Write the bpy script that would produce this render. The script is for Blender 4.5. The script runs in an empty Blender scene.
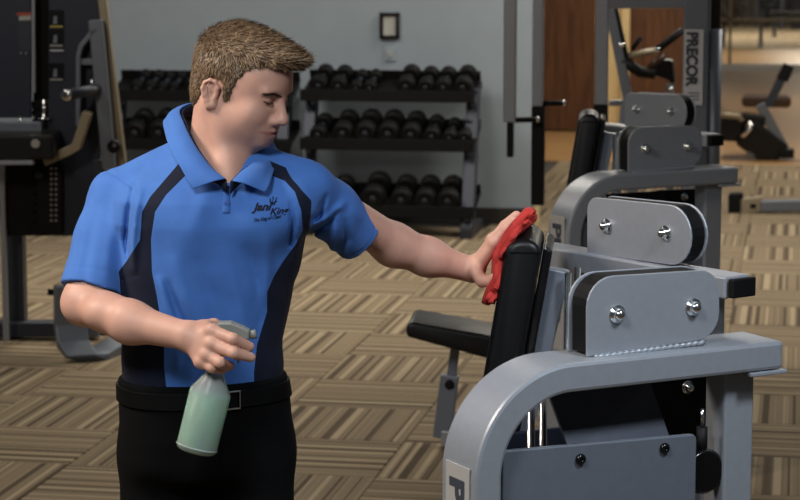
import bpy, bmesh, math, random
import numpy as np
from mathutils import Vector, Matrix
from mathutils.bvhtree import BVHTree
random.seed(7); RNG = np.random.default_rng(7)
S = bpy.context.scene
COL = S.collection
PI = math.pi

# ------------------------------------------------------------------ camera
F = 2200.0                      # focal length in pixels of an 800x500 frame
PITCH = math.atan(310.0 / F)
YAW = 0.179                     # room grid is turned against the view
H = 1.86
cam = bpy.data.cameras.new('camera'); camo = bpy.data.objects.new('camera', cam); COL.objects.link(camo)
camo.location = (0, 0, H); camo.rotation_euler = (PI / 2 - PITCH, 0, YAW)
cam.sensor_width = 36; cam.lens = F / 800 * 36; cam.clip_end = 200
cam.dof.use_dof = True; cam.dof.focus_distance = 4.4; cam.dof.aperture_fstop = 9.0
S.camera = camo
S.view_settings.view_transform = 'Standard'; S.view_settings.look = 'None'
S.view_settings.exposure = 0.0; S.view_settings.gamma = 1.0; S.view_settings.use_curve_mapping = False

cy, sy = math.cos(YAW), math.sin(YAW)
def W(r, f, h=0.0):             # right / forward / height  ->  world
    return Vector((r * cy - f * sy, r * sy + f * cy, h))
cp, sp = math.cos(PITCH), math.sin(PITCH)
def ray(x, y):
    u, v = (x - 400) / F, (250 - y) / F
    return np.array([u, cp + v * sp, -sp + v * cp])
CAM = np.array([0, 0, H])
def Q(x, y, f):                 # pixel at forward distance f -> (r,f,h)
    d = ray(x, y); return CAM + d * (f / d[1])
def QG(x, y, h=0.0):            # pixel on the horizontal plane h
    d = ray(x, y); return CAM + d * ((h - H) / d[2])
def QP(x, y, O, n):             # pixel on a plane
    d = ray(x, y); O = np.array(O, float); n = np.array(n, float)
    return CAM + d * (np.dot(O - CAM, n) / np.dot(d, n))

# ------------------------------------------------------------------ light
wd = bpy.data.worlds.new('world'); S.world = wd; wd.use_nodes = True
bgn = wd.node_tree.nodes['Background']; bgn.inputs[0].default_value = (0.78, 0.88, 1.0, 1); bgn.inputs[1].default_value = 0.06
def area(name, p, tgt, size, watt, col, sy_=None):
    l = bpy.data.lights.new(name, 'AREA'); l.energy = watt; l.color = col; l.size = size
    if sy_: l.shape = 'RECTANGLE'; l.size_y = sy_
    o = bpy.data.objects.new(name, l); COL.objects.link(o); o.location = W(*p)
    o.rotation_euler = (W(*tgt) - W(*p)).to_track_quat('-Z', 'Y').to_euler()
    return o
area('key_light', (-2.5, 4.0, 3.2), (-0.3, 4.35, 1.3), 0.8, 92, (1.0, 0.88, 0.75))  # unseen photographer's key light, high on the left, no ceiling fixture
def spot(name, p, tgt, deg, watt, col, soft, blend):
    l = bpy.data.lights.new(name, 'SPOT'); l.energy = watt; l.spot_size = math.radians(deg); l.spot_blend = blend; l.shadow_soft_size = soft; l.color = col
    o = bpy.data.objects.new(name, l); COL.objects.link(o); o.location = W(*p); o.rotation_euler = (W(*tgt) - W(*p)).to_track_quat('-Z', 'Y').to_euler()
spot('fill_spot_man', (-0.9, 1.7, 3.2), (-0.25, 4.3, 1.2), 50, 260, (0.9, 0.95, 1.0), 0.4, 0.8)  # added front fill for the man, coned to miss the second machine
spot('added_spot_machine', (1.45, 2.75, 3.15), (0.72, 4.0, 1.1), 42, 250, (0.82, 0.91, 1.0), 0.25, 0.6)  # added to brighten the near machine's front faces, no fixture behind it
for i, (r, f, e) in enumerate([(-2.6, 9.2, 24), (-0.6, 11.0, 46), (3.0, 11.0, 52), (-1.6, 12.2, 55), (1.8, 13.5, 60), (4.6, 17, 75), (2.2, 19.5, 70), (5.6, 25, 85), (4.5, 35, 90), (7.5, 35, 90), (4.0, 42, 240), (8.0, 43, 240)]):
    area('ceiling_light_row.%03d' % i, (r, f, 3.15), (r, f, 0), 0.9, e, (1.0, 0.9, 0.76) if f > 15 else (1.0, 0.93, 0.82))

# ------------------------------------------------------------------ materials
MATS = {}
def lin(c): return tuple(((v / 255.0) / 12.92 if v / 255.0 <= 0.04045 else ((v / 255.0 + 0.055) / 1.055) ** 2.4) for v in c)
def mat(name, col, rough=0.5, metal=0.0, var=0.08, scale=30.0, bump=0.0, bscale=200.0, coat=0.0, spec=0.5, sss=0.0, trans=0.0, emit=None, ior=1.45):
    m = bpy.data.materials.new(name); m.use_nodes = True
    nt = m.node_tree; N = nt.nodes; L = nt.links
    b = N['Principled BSDF']
    tc = N.new('ShaderNodeTexCoord')
    nz = N.new('ShaderNodeTexNoise'); nz.inputs['Scale'].default_value = scale; nz.inputs['Detail'].default_value = 4
    L.new(tc.outputs['Object'], nz.inputs['Vector'])
    mr = N.new('ShaderNodeMapRange'); mr.inputs['From Min'].default_value = 0.3; mr.inputs['From Max'].default_value = 0.7
    mr.inputs['To Min'].default_value = 1 - var; mr.inputs['To Max'].default_value = 1 + var
    L.new(nz.outputs['Fac'], mr.inputs['Value'])
    mx = N.new('ShaderNodeVectorMath'); mx.operation = 'SCALE'; mx.inputs[0].default_value = col[:3]
    L.new(mr.outputs['Result'], mx.inputs['Scale']); L.new(mx.outputs['Vector'], b.inputs['Base Color'])
    b.inputs['Roughness'].default_value = rough; b.inputs['Metallic'].default_value = metal
    b.inputs['Specular IOR Level'].default_value = spec; b.inputs['IOR'].default_value = ior
    if coat: b.inputs['Coat Weight'].default_value = coat; b.inputs['Coat Roughness'].default_value = 0.15
    if trans: b.inputs['Transmission Weight'].default_value = trans
    if sss:
        b.inputs['Subsurface Weight'].default_value = sss; b.inputs['Subsurface Radius'].default_value = (1.0, 0.35, 0.2); b.inputs['Subsurface Scale'].default_value = 0.006
    if bump:
        n2 = N.new('ShaderNodeTexNoise'); n2.inputs['Scale'].default_value = bscale; n2.inputs['Detail'].default_value = 3
        L.new(tc.outputs['Object'], n2.inputs['Vector'])
        bp = N.new('ShaderNodeBump'); bp.inputs['Strength'].default_value = bump; bp.inputs['Distance'].default_value = 0.002
        L.new(n2.outputs['Fac'], bp.inputs['Height']); L.new(bp.outputs['Normal'], b.inputs['Normal'])
    if emit: b.inputs['Emission Color'].default_value = (*col[:3], 1); b.inputs['Emission Strength'].default_value = emit
    MATS[name] = m; return m
mat('silver', lin((150, 154, 161)), 0.36, 0.35, 0.03, 60, 0.08, 900)
mat('grey_metal', lin((112, 118, 128)), 0.42, 0.4, 0.04, 50, 0.06, 800)
mat('dark_metal', lin((52, 56, 66)), 0.45, 0.4, 0.06, 40, 0.05, 700)
mat('navy_panel', lin((34, 40, 55)), 0.4, 0.1, 0.06, 20)
mat('black_vinyl', lin((13, 13, 14)), 0.4, 0.0, 0.1, 40, 0.12, 600, spec=0.4)
mat('black_rubber', lin((10, 10, 11)), 0.6, 0.0, 0.15, 40, 0.2, 300, spec=0.25)
mat('black_gloss', lin((13, 13, 15)), 0.22, 0.0, 0.05, 20)
mat('chrome', (0.75, 0.75, 0.74), 0.16, 1.0, 0.02)
mat('beige_metal', lin((150, 138, 115)), 0.4, 0.3, 0.05)
mat('wall_paint', lin((146, 157, 166)), 0.85, 0, 0.03, 6, 0.15, 90)
mat('beige_paint', lin((214, 190, 140)), 0.8, 0, 0.04, 6)
mat('baseboard', lin((48, 46, 44)), 0.6, 0, 0.1, 10)
mat('label_white', lin((205, 208, 212)), 0.5, 0, 0.03)
mat('label_grey', lin((160, 158, 154)), 0.5, 0, 0.03)
mat('letter_dark', lin((58, 62, 72)), 0.5, 0, 0.03)
mat('label_red', lin((170, 70, 50)), 0.5)
mat('label_yellow', lin((180, 165, 80)), 0.5)
mat('frame_black', lin((12, 12, 13)), 0.35)
mat('paper', lin((176, 176, 170)), 0.7, 0, 0.12, 60)
mat('trousers', lin((9, 9, 10)), 0.9, 0, 0.15, 60, 0.2, 500, spec=0.12)
mat('leather', lin((8, 8, 8)), 0.6, 0, 0.1, 60, spec=0.12)
mat('towel', lin((186, 54, 48)), 0.95, 0, 0.12, 120, 0.6, 500)
mat('trigger_grey', lin((128, 130, 124)), 0.45, 0, 0.03)
mat('sole', lin((20, 20, 20)), 0.7)
mat('brown_pad', lin((62, 42, 26)), 0.4, 0, 0.1)
mat('thread', lin((14, 18, 38)), 0.8)
mat('button', lin((60, 95, 165)), 0.4)
mat('eye_white', lin((205, 200, 192)), 0.2)
mat('iris', lin((60, 50, 40)), 0.15)
mat('lip', lin((150, 92, 82)), 0.45, 0, 0.06, 80, sss=0.1)
mat('strip_light', lin((235, 232, 224)), 0.5)

def wood(name, c1, c2, rough, sx):
    m = mat(name, c1, rough); nt = m.node_tree; N = nt.nodes; L = nt.links; b = N['Principled BSDF']
    tc = N.new('ShaderNodeTexCoord'); mp = N.new('ShaderNodeMapping'); mp.inputs['Scale'].default_value = sx
    nz = N.new('ShaderNodeTexNoise'); nz.inputs['Scale'].default_value = 4; nz.inputs['Detail'].default_value = 6; nz.inputs['Distortion'].default_value = 0.6
    cr = N.new('ShaderNodeValToRGB'); cr.color_ramp.elements[0].color = (*c1, 1); cr.color_ramp.elements[1].color = (*c2, 1)
    cr.color_ramp.elements[0].position = 0.35; cr.color_ramp.elements[1].position = 0.68
    L.new(tc.outputs['Object'], mp.inputs['Vector']); L.new(mp.outputs['Vector'], nz.inputs['Vector']); L.new(nz.outputs['Fac'], cr.inputs['Fac'])
    L.new(cr.outputs['Color'], b.inputs['Base Color']); return m
wood('brown_wood', lin((72, 46, 28)), lin((104, 68, 42)), 0.45, (6, 6, 0.5))
wood('wood_floor', lin((158, 122, 80)), lin((184, 146, 98)), 0.3, (0.6, 5, 1))

def carpet():
    m = bpy.data.materials.new('carpet'); m.use_nodes = True; nt = m.node_tree; N = nt.nodes; L = nt.links; b = N['Principled BSDF']
    uv = N.new('ShaderNodeUVMap'); uv.uv_map = 'UVMap'
    sx = N.new('ShaderNodeSeparateXYZ'); L.new(uv.outputs['UV'], sx.inputs[0])
    oi = N.new('ShaderNodeObjectInfo')
    a = N.new('ShaderNodeMath'); a.operation = 'MULTIPLY_ADD'; a.inputs[1].default_value = 37.0; L.new(oi.outputs['Random'], a.inputs[0]); L.new(sx.outputs[0], a.inputs[2])
    n1 = N.new('ShaderNodeTexNoise'); n1.noise_dimensions = '1D'; n1.inputs['Scale'].default_value = 14.0; n1.inputs['Detail'].default_value = 2.0; n1.inputs['Roughness'].default_value = 0.65
    L.new(a.outputs[0], n1.inputs['W'])
    cr = N.new('ShaderNodeValToRGB'); e = cr.color_ramp.elements
    e[0].position = 0.34; e[0].color = (*lin((86, 74, 60)), 1)
    e[1].position = 0.66; e[1].color = (*lin((168, 152, 125)), 1)
    for p, c in ((0.42, (103, 89, 72)), (0.46, (140, 124, 101)), (0.56, (131, 116, 94)), (0.61, (160, 144, 118))):
        q = e.new(p); q.color = (*lin(c), 1)
    L.new(n1.outputs['Fac'], cr.inputs['Fac'])
    tc = N.new('ShaderNodeTexCoord'); n2 = N.new('ShaderNodeTexNoise'); n2.inputs['Scale'].default_value = 160; n2.inputs['Detail'].default_value = 3
    L.new(tc.outputs['Object'], n2.inputs['Vector'])
    mr = N.new('ShaderNodeMapRange'); mr.inputs['From Min'].default_value = .3; mr.inputs['From Max'].default_value = .7; mr.inputs['To Min'].default_value = .86; mr.inputs['To Max'].default_value = 1.14
    L.new(n2.outputs['Fac'], mr.inputs['Value'])
    v = N.new('ShaderNodeVectorMath'); v.operation = 'SCALE'; L.new(cr.outputs['Color'], v.inputs[0]); L.new(mr.outputs['Result'], v.inputs['Scale'])
    L.new(v.outputs['Vector'], b.inputs['Base Color']); b.inputs['Roughness'].default_value = 0.95; b.inputs['Specular IOR Level'].default_value = 0.15
    bp = N.new('ShaderNodeBump'); bp.inputs['Strength'].default_value = .5; bp.inputs['Distance'].default_value = .003
    L.new(n2.outputs['Fac'], bp.inputs['Height']); L.new(bp.outputs['Normal'], b.inputs['Normal'])
    MATS['carpet'] = m
carpet()

def skin_mat():
    m = mat('skin', lin((198, 152, 133)), 0.52, 0, 0.07, 26, 0.12, 420, sss=0.12); nt = m.node_tree; N = nt.nodes; L = nt.links; b = N['Principled BSDF']
    at = N.new('ShaderNodeAttribute'); at.attribute_name = 'stubble'
    mx = N.new('ShaderNodeMix'); mx.data_type = 'RGBA'; mx.inputs['B'].default_value = (*lin((150, 118, 108)), 1)
    src = b.inputs['Base Color'].links[0].from_socket
    L.new(src, mx.inputs['A']); L.new(at.outputs['Fac'], mx.inputs['Factor']); 
    at2 = N.new('ShaderNodeAttribute'); at2.attribute_name = 'lip'
    m2 = N.new('ShaderNodeMix'); m2.data_type = 'RGBA'; m2.inputs['B'].default_value = (*lin((165, 98, 88)), 1)
    L.new(mx.outputs['Result'], m2.inputs['A']); L.new(at2.outputs['Fac'], m2.inputs['Factor']); L.new(m2.outputs['Result'], b.inputs['Base Color'])
skin_mat()
def shirt_mat():
    m = mat('shirt', lin((70, 114, 186)), 0.8, 0, 0.04, 40, 0.25, 1400); nt = m.node_tree; N = nt.nodes; L = nt.links; b = N['Principled BSDF']
    b.inputs['Sheen Weight'].default_value = 0.04; b.inputs['Specular IOR Level'].default_value = 0.25
    at = N.new('ShaderNodeAttribute'); at.attribute_name = 'panel'
    gt = N.new('ShaderNodeMath'); gt.operation = 'GREATER_THAN'; gt.inputs[1].default_value = 0.0; L.new(at.outputs['Fac'], gt.inputs[0])
    mx = N.new('ShaderNodeMix'); mx.data_type = 'RGBA'; mx.inputs['B'].default_value = (*lin((15, 21, 40)), 1)
    src = b.inputs['Base Color'].links[0].from_socket
    L.new(src, mx.inputs['A']); L.new(gt.outputs[0], mx.inputs['Factor']); L.new(mx.outputs['Result'], b.inputs['Base Color'])
shirt_mat()
def hair_mat():
    m = mat('hair', lin((80, 63, 47)), 0.75, 0, 0.35, 90, spec=0.15)
    m2 = mat('hair_strand', lin((122, 99, 75)), 0.45, 0, 0.45, 60, spec=0.4)
hair_mat()
def glass_mat(name, col, rough, alpha_t):
    m = bpy.data.materials.new(name); m.use_nodes = True; N = m.node_tree.nodes; b = N['Principled BSDF']
    b.inputs['Base Color'].default_value = (*col, 1); b.inputs['Roughness'].default_value = rough; b.inputs['Transmission Weight'].default_value = alpha_t
    MATS[name] = m
glass_mat('pane_glass', (0.93, 0.95, 0.93), 0.02, 1.0)
mat('bottle_plastic', lin((218, 224, 222)), 0.35, 0, 0.02, 20, sss=0.5)
mat('liquid', lin((112, 184, 142)), 0.25, 0, 0.04, 14, sss=0.5)

# ------------------------------------------------------------------ object helpers
def link(name, me, m, parent=None, loc=None, smooth=False, bevel=0.0, label=None):
    o = bpy.data.objects.new(name, me); COL.objects.link(o)
    if m and not me.materials: me.materials.append(MATS[m])
    if parent: o.parent = parent
    if loc is not None: o.location = loc
    if smooth: me.polygons.foreach_set('use_smooth', [True] * len(me.polygons))
    if bevel:
        b = o.modifiers.new('bevel', 'BEVEL'); b.width = bevel; b.segments = 2; b.limit_method = 'ANGLE'; b.angle_limit = 0.7
    if label: o['label'] = label
    return o
def thing(name, label, cat, r, f, h=0.0, group=None):
    o = bpy.data.objects.new(name, None); COL.objects.link(o); o.location = W(r, f, h); o.rotation_euler = (0, 0, YAW)
    o.empty_display_size = 0.1; o['label'] = label; o['category'] = cat; o['base'] = (r, f, h)
    if group: o['group'] = group
    return o
def tag(o, label, cat, group=None):
    o['label'] = label; o['category'] = cat
    if group: o['group'] = group
    return o
class G:                         # geometry in (right, forward, height)
    def __init__(s): s.v = []; s.f = []; s.sm = []
    def add(s, vs, fs, sm=False):
        n = len(s.v); s.v += [np.array(v, float) for v in vs]; s.f += [tuple(i + n for i in q) for q in fs]; s.sm += [sm] * len(fs); return s
    def box(s, c, size, ax=None, az=None):
        c = np.array(c, float); x = np.array([1, 0, 0.]) if ax is None else np.array(ax, float); z = np.array([0, 0, 1.]) if az is None else np.array(az, float)
        x = x / np.linalg.norm(x); z = z - x * np.dot(x, z); z /= np.linalg.norm(z); y = np.cross(z, x)
        a, b, d = [q / 2 for q in size]
        vs = [c + x * i * a + y * j * b + z * k * d for k in (-1, 1) for j in (-1, 1) for i in (-1, 1)]
        return s.add(vs, [(0, 2, 3, 1), (4, 5, 7, 6), (0, 1, 5, 4), (2, 6, 7, 3), (0, 4, 6, 2), (1, 3, 7, 5)])
    def bar(s, a, b, w, d, side=None):       # rectangular bar a->b; w across, d along side
        a = np.array(a, float); b = np.array(b, float); t = b - a; l = np.linalg.norm(t)
        sd = np.array([0, 0, 1.]) if side is None else np.array(side, float)
        if abs(np.dot(sd / np.linalg.norm(sd), t / l)) > 0.98: sd = np.array([0, 1., 0])
        return s.box((a + b) / 2, (l, w, d), t, sd)
    def prism(s, poly, n, th):               # planar polygon (3d points) extruded by th along n (centred at front: 0..th)
        n = np.array(n, float); n /= np.linalg.norm(n); k = len(poly); p = [np.array(q, float) for q in poly]
        vs = p + [q + n * th for q in p]
        a = sum(np.cross(p[i] - p[0], p[(i + 1) % k] - p[0]) for i in range(k))
        fs = [tuple(range(k)), tuple(range(2 * k - 1, k - 1, -1))] + [(i, i + k, (i + 1) % k + k, (i + 1) % k) for i in range(k)]
        if np.dot(a, n) > 0: fs = [tuple(reversed(q)) for q in fs]
        return s.add(vs, fs)
    def tube(s, pts, r, n=12, cap=True, sm=True):
        pts = [np.array(p, float) for p in pts]; m = len(pts); rs = r if hasattr(r, '__len__') else [r] * m
        up = np.array([0.13, 0.29, 0.95]); vs = []; prev = None
        for i in range(m):
            t = pts[min(i + 1, m - 1)] - pts[max(i - 1, 0)]; t /= np.linalg.norm(t)
            u = (up if prev is None else prev); u = u - t * np.dot(u, t)
            if np.linalg.norm(u) < 1e-4: u = np.array([1., 0, 0]) - t * t[0]
            u /= np.linalg.norm(u); prev = u; w = np.cross(t, u)
            vs += [pts[i] + (u * math.cos(2 * PI * k / n) + w * math.sin(2 * PI * k / n)) * rs[i] for k in range(n)]
        fs = [(i * n + k, i * n + (k + 1) % n, (i + 1) * n + (k + 1) % n, (i + 1) * n + k) for i in range(m - 1) for k in range(n)]
        s.add(vs, fs, sm)
        if cap:
            b0 = len(s.v) - len(vs)
            s.f += [tuple(b0 + k for k in reversed(range(n))), tuple(b0 + (m - 1) * n + k for k in range(n))]; s.sm += [False, False]
        return s
    def sweep(s, path, side, w, d):           # rectangular section along a path; d = depth along the fixed side vector
        side = np.array(side, float); side /= np.linalg.norm(side); p = [np.array(q, float) for q in path]; m = len(p); vs = []
        for i in range(m):
            t0 = p[i] - p[i - 1] if i > 0 else p[1] - p[0]; t1 = p[i + 1] - p[i] if i < m - 1 else p[-1] - p[-2]
            t0 = t0 / np.linalg.norm(t0); t1 = t1 / np.linalg.norm(t1); t = t0 + t1; t /= np.linalg.norm(t)
            nn = np.cross(side, t); k = 1 / max(0.3, np.dot(t, t0))
            vs += [p[i] + nn * w / 2 * k * a + side * d / 2 * b for a, b in ((-1, -1), (1, -1), (1, 1), (-1, 1))]
        fs = [(i * 4 + k, i * 4 + (k + 1) % 4, i * 4 + 4 + (k + 1) % 4, i * 4 + 4 + k) for i in range(m - 1) for k in range(4)]
        fs += [(3, 2, 1, 0), tuple((m - 1) * 4 + k for k in range(4))]
        return s.add(vs, fs)
    def lathe(s, c, axis, prof, n=20, sm=True):   # prof: (distance along axis, radius)
        c = np.array(c, float); a = np.array(axis, float); a /= np.linalg.norm(a)
        u = np.array([1., 0, 0]) if abs(a[0]) < 0.8 else np.array([0, 1., 0]); u = u - a * np.dot(u, a); u /= np.linalg.norm(u); w = np.cross(a, u)
        vs = [c + a * z + (u * math.cos(2 * PI * k / n) + w * math.sin(2 * PI * k / n)) * max(r, 1e-4) for z, r in prof for k in range(n)]
        m = len(prof)
        fs = [(i * n + k, i * n + (k + 1) % n, (i + 1) * n + (k + 1) % n, (i + 1) * n + k) for i in range(m - 1) for k in range(n)]
        s.add(vs, fs, sm); b0 = len(s.v) - len(vs)
        s.f += [tuple(b0 + k for k in reversed(range(n))), tuple(b0 + (m - 1) * n + k for k in range(n))]; s.sm += [False, False]
        return s
    def mesh(s, name, base):
        b = np.array(base, float); me = bpy.data.meshes.new(name)
        me.from_pydata([tuple(v - b) for v in s.v], [], s.f); me.update()
        bm = bmesh.new(); bm.from_mesh(me); bmesh.ops.recalc_face_normals(bm, faces=bm.faces); bm.to_mesh(me); bm.free()
        if any(s.sm): me.polygons.foreach_set('use_smooth', s.sm)
        return me
    def to(s, name, m, parent, bevel=0.0, root=None, label=None):
        rt = root or parent
        while rt.parent is not None: rt = rt.parent
        return link(name, s.mesh(name, rt['base']), m, parent, bevel=bevel, label=label)
def wbox(name, x0, x1, y0, y1, z0, z1, m, parent=None, bevel=0.0):   # world-axis box for the setting
    me = bpy.data.meshes.new(name)
    vs = [(x, y, z) for z in (z0, z1) for y in (y0, y1) for x in (x0, x1)]
    me.from_pydata(vs, [], [(0, 2, 3, 1), (4, 5, 7, 6), (0, 1, 5, 4), (2, 6, 7, 3), (0, 4, 6, 2), (1, 3, 7, 5)])
    o = link(name, me, m, parent, bevel=bevel)
    if not parent: o['kind'] = 'structure'
    return o
def rounded(pts, rad, seg=6):      # round the corners of a planar 3d polygon; rad: list
    out = []; n = len(pts); P_ = [np.array(p, float) for p in pts]
    for i in range(n):
        a, b, c = P_[i - 1], P_[i], P_[(i + 1) % n]; r = rad[i]
        if r <= 0: out.append(b); continue
        u = (a - b) / np.linalg.norm(a - b); v = (c - b) / np.linalg.norm(c - b)
        ang = math.acos(np.clip(np.dot(u, v), -1, 1)); d = r / math.tan(ang / 2); d = min(d, 0.49 * np.linalg.norm(a - b), 0.49 * np.linalg.norm(c - b)); rr = d * math.tan(ang / 2)
        ctr = b + (u + v) / np.linalg.norm(u + v) * rr / math.sin(ang / 2)
        p0 = b + u * d - ctr; p1 = b + v * d - ctr; tot = math.acos(np.clip(np.dot(p0, p1) / rr / rr, -1, 1))
        for k in range(seg + 1):
            t = k / seg; out.append(ctr + (p0 * math.sin((1 - t) * tot) + p1 * math.sin(t * tot)) / math.sin(tot))
    return out
def text_mesh(body, size=1.0, shear=0.0, offset=0.0):   # flat letters in x,y as numpy verts + faces
    c = bpy.data.curves.new('lettering', 'FONT'); c.body = body; c.size = size; c.shear = shear; c.offset = offset
    o = bpy.data.objects.new('lettering', c); COL.objects.link(o)
    dg = bpy.context.evaluated_depsgraph_get(); me = o.evaluated_get(dg).to_mesh()
    bm = bmesh.new(); bm.from_mesh(me); bmesh.ops.triangulate(bm, faces=bm.faces)
    vs = np.array([v.co[:] for v in bm.verts]); fs = [tuple(v.index for v in f.verts) for f in bm.faces]
    bm.free(); o.evaluated_get(dg).to_mesh_clear(); bpy.data.objects.remove(o); bpy.data.curves.remove(c)
    vs[:, 0] -= vs[:, 0].min(); vs[:, 1] -= vs[:, 1].min()
    return vs, fs

# ------------------------------------------------------------------ the setting
def to_world(p): return W(*p)
XW = np.array([cy, -sy, 0.0]); YW = np.array([sy, cy, 0.0])      # room axes seen in (r,f,h)
TILE = 0.56; TX0, TY0 = -1.98, 11.85; CARPET_END = TY0 + 12 * TILE
WALL_Y = 14.3; WALL_X = -1.69
floor = wbox('floor', -9.2, 7.2, -0.9, CARPET_END, -0.06, -0.008, 'baseboard')
def tile_mesh(items, name):        # items: (x0,y0,rot,offset) with a chamfered slab each
    vs, fs, uvs = [], [], []
    for x0, y0, rot, off in items:
        n = len(vs); a, b = 0.0012, TILE - 0.0012; c = 0.004
        base = [(a, a, -.008), (b, a, -.008), (b, b, -.008), (a, b, -.008), (a, a, -.003), (b, a, -.003), (b, b, -.003), (a, b, -.003),
                (a + c, a + c, 0), (b - c, a + c, 0), (b - c, b - c, 0), (a + c, b - c, 0)]
        vs += [(x0 + p[0], y0 + p[1], p[2]) for p in base]
        for q in [(8, 9, 10, 11)] + [(4 + i, 4 + (i + 1) % 4, 8 + (i + 1) % 4, 8 + i) for i in range(4)] + [(i, (i + 1) % 4, 4 + (i + 1) % 4, 4 + i) for i in range(4)]:
            fs.append(tuple(n + k for k in q))
            for k in q:
                u, v = base[k][0] / TILE, base[k][1] / TILE
                uvs.append((u + off, v) if rot else (v + off, u))
    me = bpy.data.meshes.new(name); me.from_pydata(vs, [], fs); uv = me.uv_layers.new(name='UVMap')
    uv.data.foreach_set('uv', np.array(uvs, np.float32).ravel()); me.materials.append(MATS['carpet']); me.update()
    return me
near, rest = [], []
for i in range(-13, 17):
    for j in range(-22, 12):
        x0, y0 = TX0 + i * TILE, TY0 + j * TILE
        if x0 + TILE < -9 or x0 > 7: continue
        if y0 + TILE > WALL_Y + 0.3 and x0 < WALL_X - TILE: continue
        r, f = (x0 + .28) * cy + (y0 + .28) * sy, -(x0 + .28) * sy + (y0 + .28) * cy
        vis = f > 6.6 and abs(r / f * F) < 430 + 0.3 / f * F
        (near if vis else rest).append((f, x0, y0, (i - j - 1) % 2 == 0))
near.sort(); rest += near[300:]; near = near[:300]
tm = {True: tile_mesh([(-TILE / 2, -TILE / 2, True, 0)], 'carpet_tile'), False: tile_mesh([(-TILE / 2, -TILE / 2, False, 0)], 'carpet_tile')}
for f, x0, y0, rot in near:
    o = bpy.data.objects.new('carpet_tile', tm[rot]); COL.objects.link(o); o.parent = floor; o.location = (x0 + TILE / 2, y0 + TILE / 2, 0)
o = link('carpet_tile_field', tile_mesh([(x0, y0, rot, 3.7 * k) for k, (f, x0, y0, rot) in enumerate(rest)], 'carpet_tile_field'), None, floor); o['kind'] = 'stuff'

wb = wbox('wall_back', -9.2, WALL_X, WALL_Y, WALL_Y + .14, -0.008, 3.3, 'wall_paint')
wbox('baseboard_back', -9.2, WALL_X, WALL_Y - .015, WALL_Y, 0, .11, 'baseboard')
wbox('trim_1', WALL_X, WALL_X + .02, WALL_Y - .01, WALL_Y + .15, -0.008, 3.3, 'beige_paint')
wbox('wall_left', -9.35, -9.2, -0.9, WALL_Y + .14, -0.06, 3.3, 'wall_paint')
wbox('floor_wood', -9.2, 12, CARPET_END, 38.6, -0.06, 0.0, 'wood_floor')
# wood clad wall far behind, with pale door jambs
WY = 21.5
wbox('wall_wood', -7.0, -0.82, WY + .03, WY + .2, 0, 3.3, 'beige_paint')
ww = wbox('door_1', -2.75, -1.95, WY - .03, WY + .03, 0.02, 3.3, 'brown_wood'); 
wbox('door_2', -1.62, -0.9, WY - .03, WY + .03, 0.02, 3.3, 'brown_wood')
for k, (a, b) in enumerate(((-1.95, -1.86), (-1.70, -1.62), (-0.90, -0.82))):
    wbox('trim_%d' % (k + 2), a, b, WY - .06, WY + .03, 0.0, 3.3, 'beige_paint', bevel=.004)
# glazed partition far right
GY = 32.0
gw = bpy.data.objects.new('window_1', None); COL.objects.link(gw); gw.location = (3, GY, 0); gw['kind'] = 'structure'
def gbox(name, x0, x1, y0, y1, z0, z1, m): return wbox(name, x0 - 3, x1 - 3, y0 - GY, y1 - GY, z0, z1, m, gw)
gbox('bottom_rail', -4, 11, GY - .05, GY + .05, 0, .10, 'strip_light')
gbox('middle_rail', -4, 11, GY - .025, GY + .025, .71, .75, 'beige_metal')
xs = [-4, -1.0, 0.75, 2.5, 4.25, 6, 8, 10.96]
for x in xs: gbox('mullion', x, x + .04, GY - .025, GY + .025, .1, 3.2, 'beige_metal')
for a, b in zip(xs[:-1], xs[1:]):
    gbox('pane', a + .04, b, GY - .004, GY + .004, .75, 3.2, 'pane_glass'); gbox('pane', a + .04, b, GY - .004, GY + .004, .1, .71, 'pane_glass')
cb = wbox('floor_carpet_beyond', -6, 14, 38.6, 52, -0.06, -0.008, 'baseboard')
link('carpet_tile_field', tile_mesh([(-6 + i * TILE, 38.6 + j * TILE, (i + j) % 2 == 0, 1.3 * i + 7.7 * j) for i in range(35) for j in range(23)], 'carpet_tile_far'), None, cb)['kind'] = 'stuff'
wbox('wall_far', -6, 14, 52, 52.2, -.06, 3.3, 'baseboard')
wbox('wall_right', 12, 12.15, CARPET_END, 52, -.06, 3.3, 'wall_paint')

# framed notice and a switch plate on the back wall
def onwall(x, y, d=0.0): return QP(x, y, np.array([WALL_X * cy + (WALL_Y - d) * sy, -WALL_X * sy + (WALL_Y - d) * cy, 0]), YW)
def wall_rect(x0, y0, x1, y1, d): return [onwall(x0, y0, d), onwall(x1, y0, d), onwall(x1, y1, d), onwall(x0, y1, d)]
c = onwall(389, 38.5); t = thing('picture_frame', 'small black-framed notice hanging on the grey back wall', 'picture frame', *c)
a, b = onwall(379.5, 12.5, .02), onwall(399.2, 39, .02); wdt = np.dot(b - a, XW); hgt = a[2] - b[2]; m_ = (a + b) / 2
g = G()
for sx in (-1, 1):
    g.box(m_ + XW * sx * (wdt / 2 - .012), (.024, .02, hgt), XW); g.box(m_ + np.array([0, 0, sx * (hgt / 2 - .012)]), (wdt, .02, .024), XW)
g.to('frame', 'frame_black', t, .002); G().box(m_ + YW * .006, (wdt - .02, .006, hgt - .02), XW).to('paper', 'paper', t)
c = onwall(390.5, 61); a, b = onwall(385, 47.5, .008), onwall(395.5, 61, .008); m_ = (a + b) / 2
t = thing('switch_plate', 'pale square switch plate on the wall below the framed notice', 'switch', *c)
G().box(m_, (np.dot(b - a, XW), .012, a[2] - b[2]), XW).to('plate', 'wall_paint', t, .003); G().box(m_ - YW * .008, (.025, .012, .04), XW).to('rocker', 'label_grey', t, .002)

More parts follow.
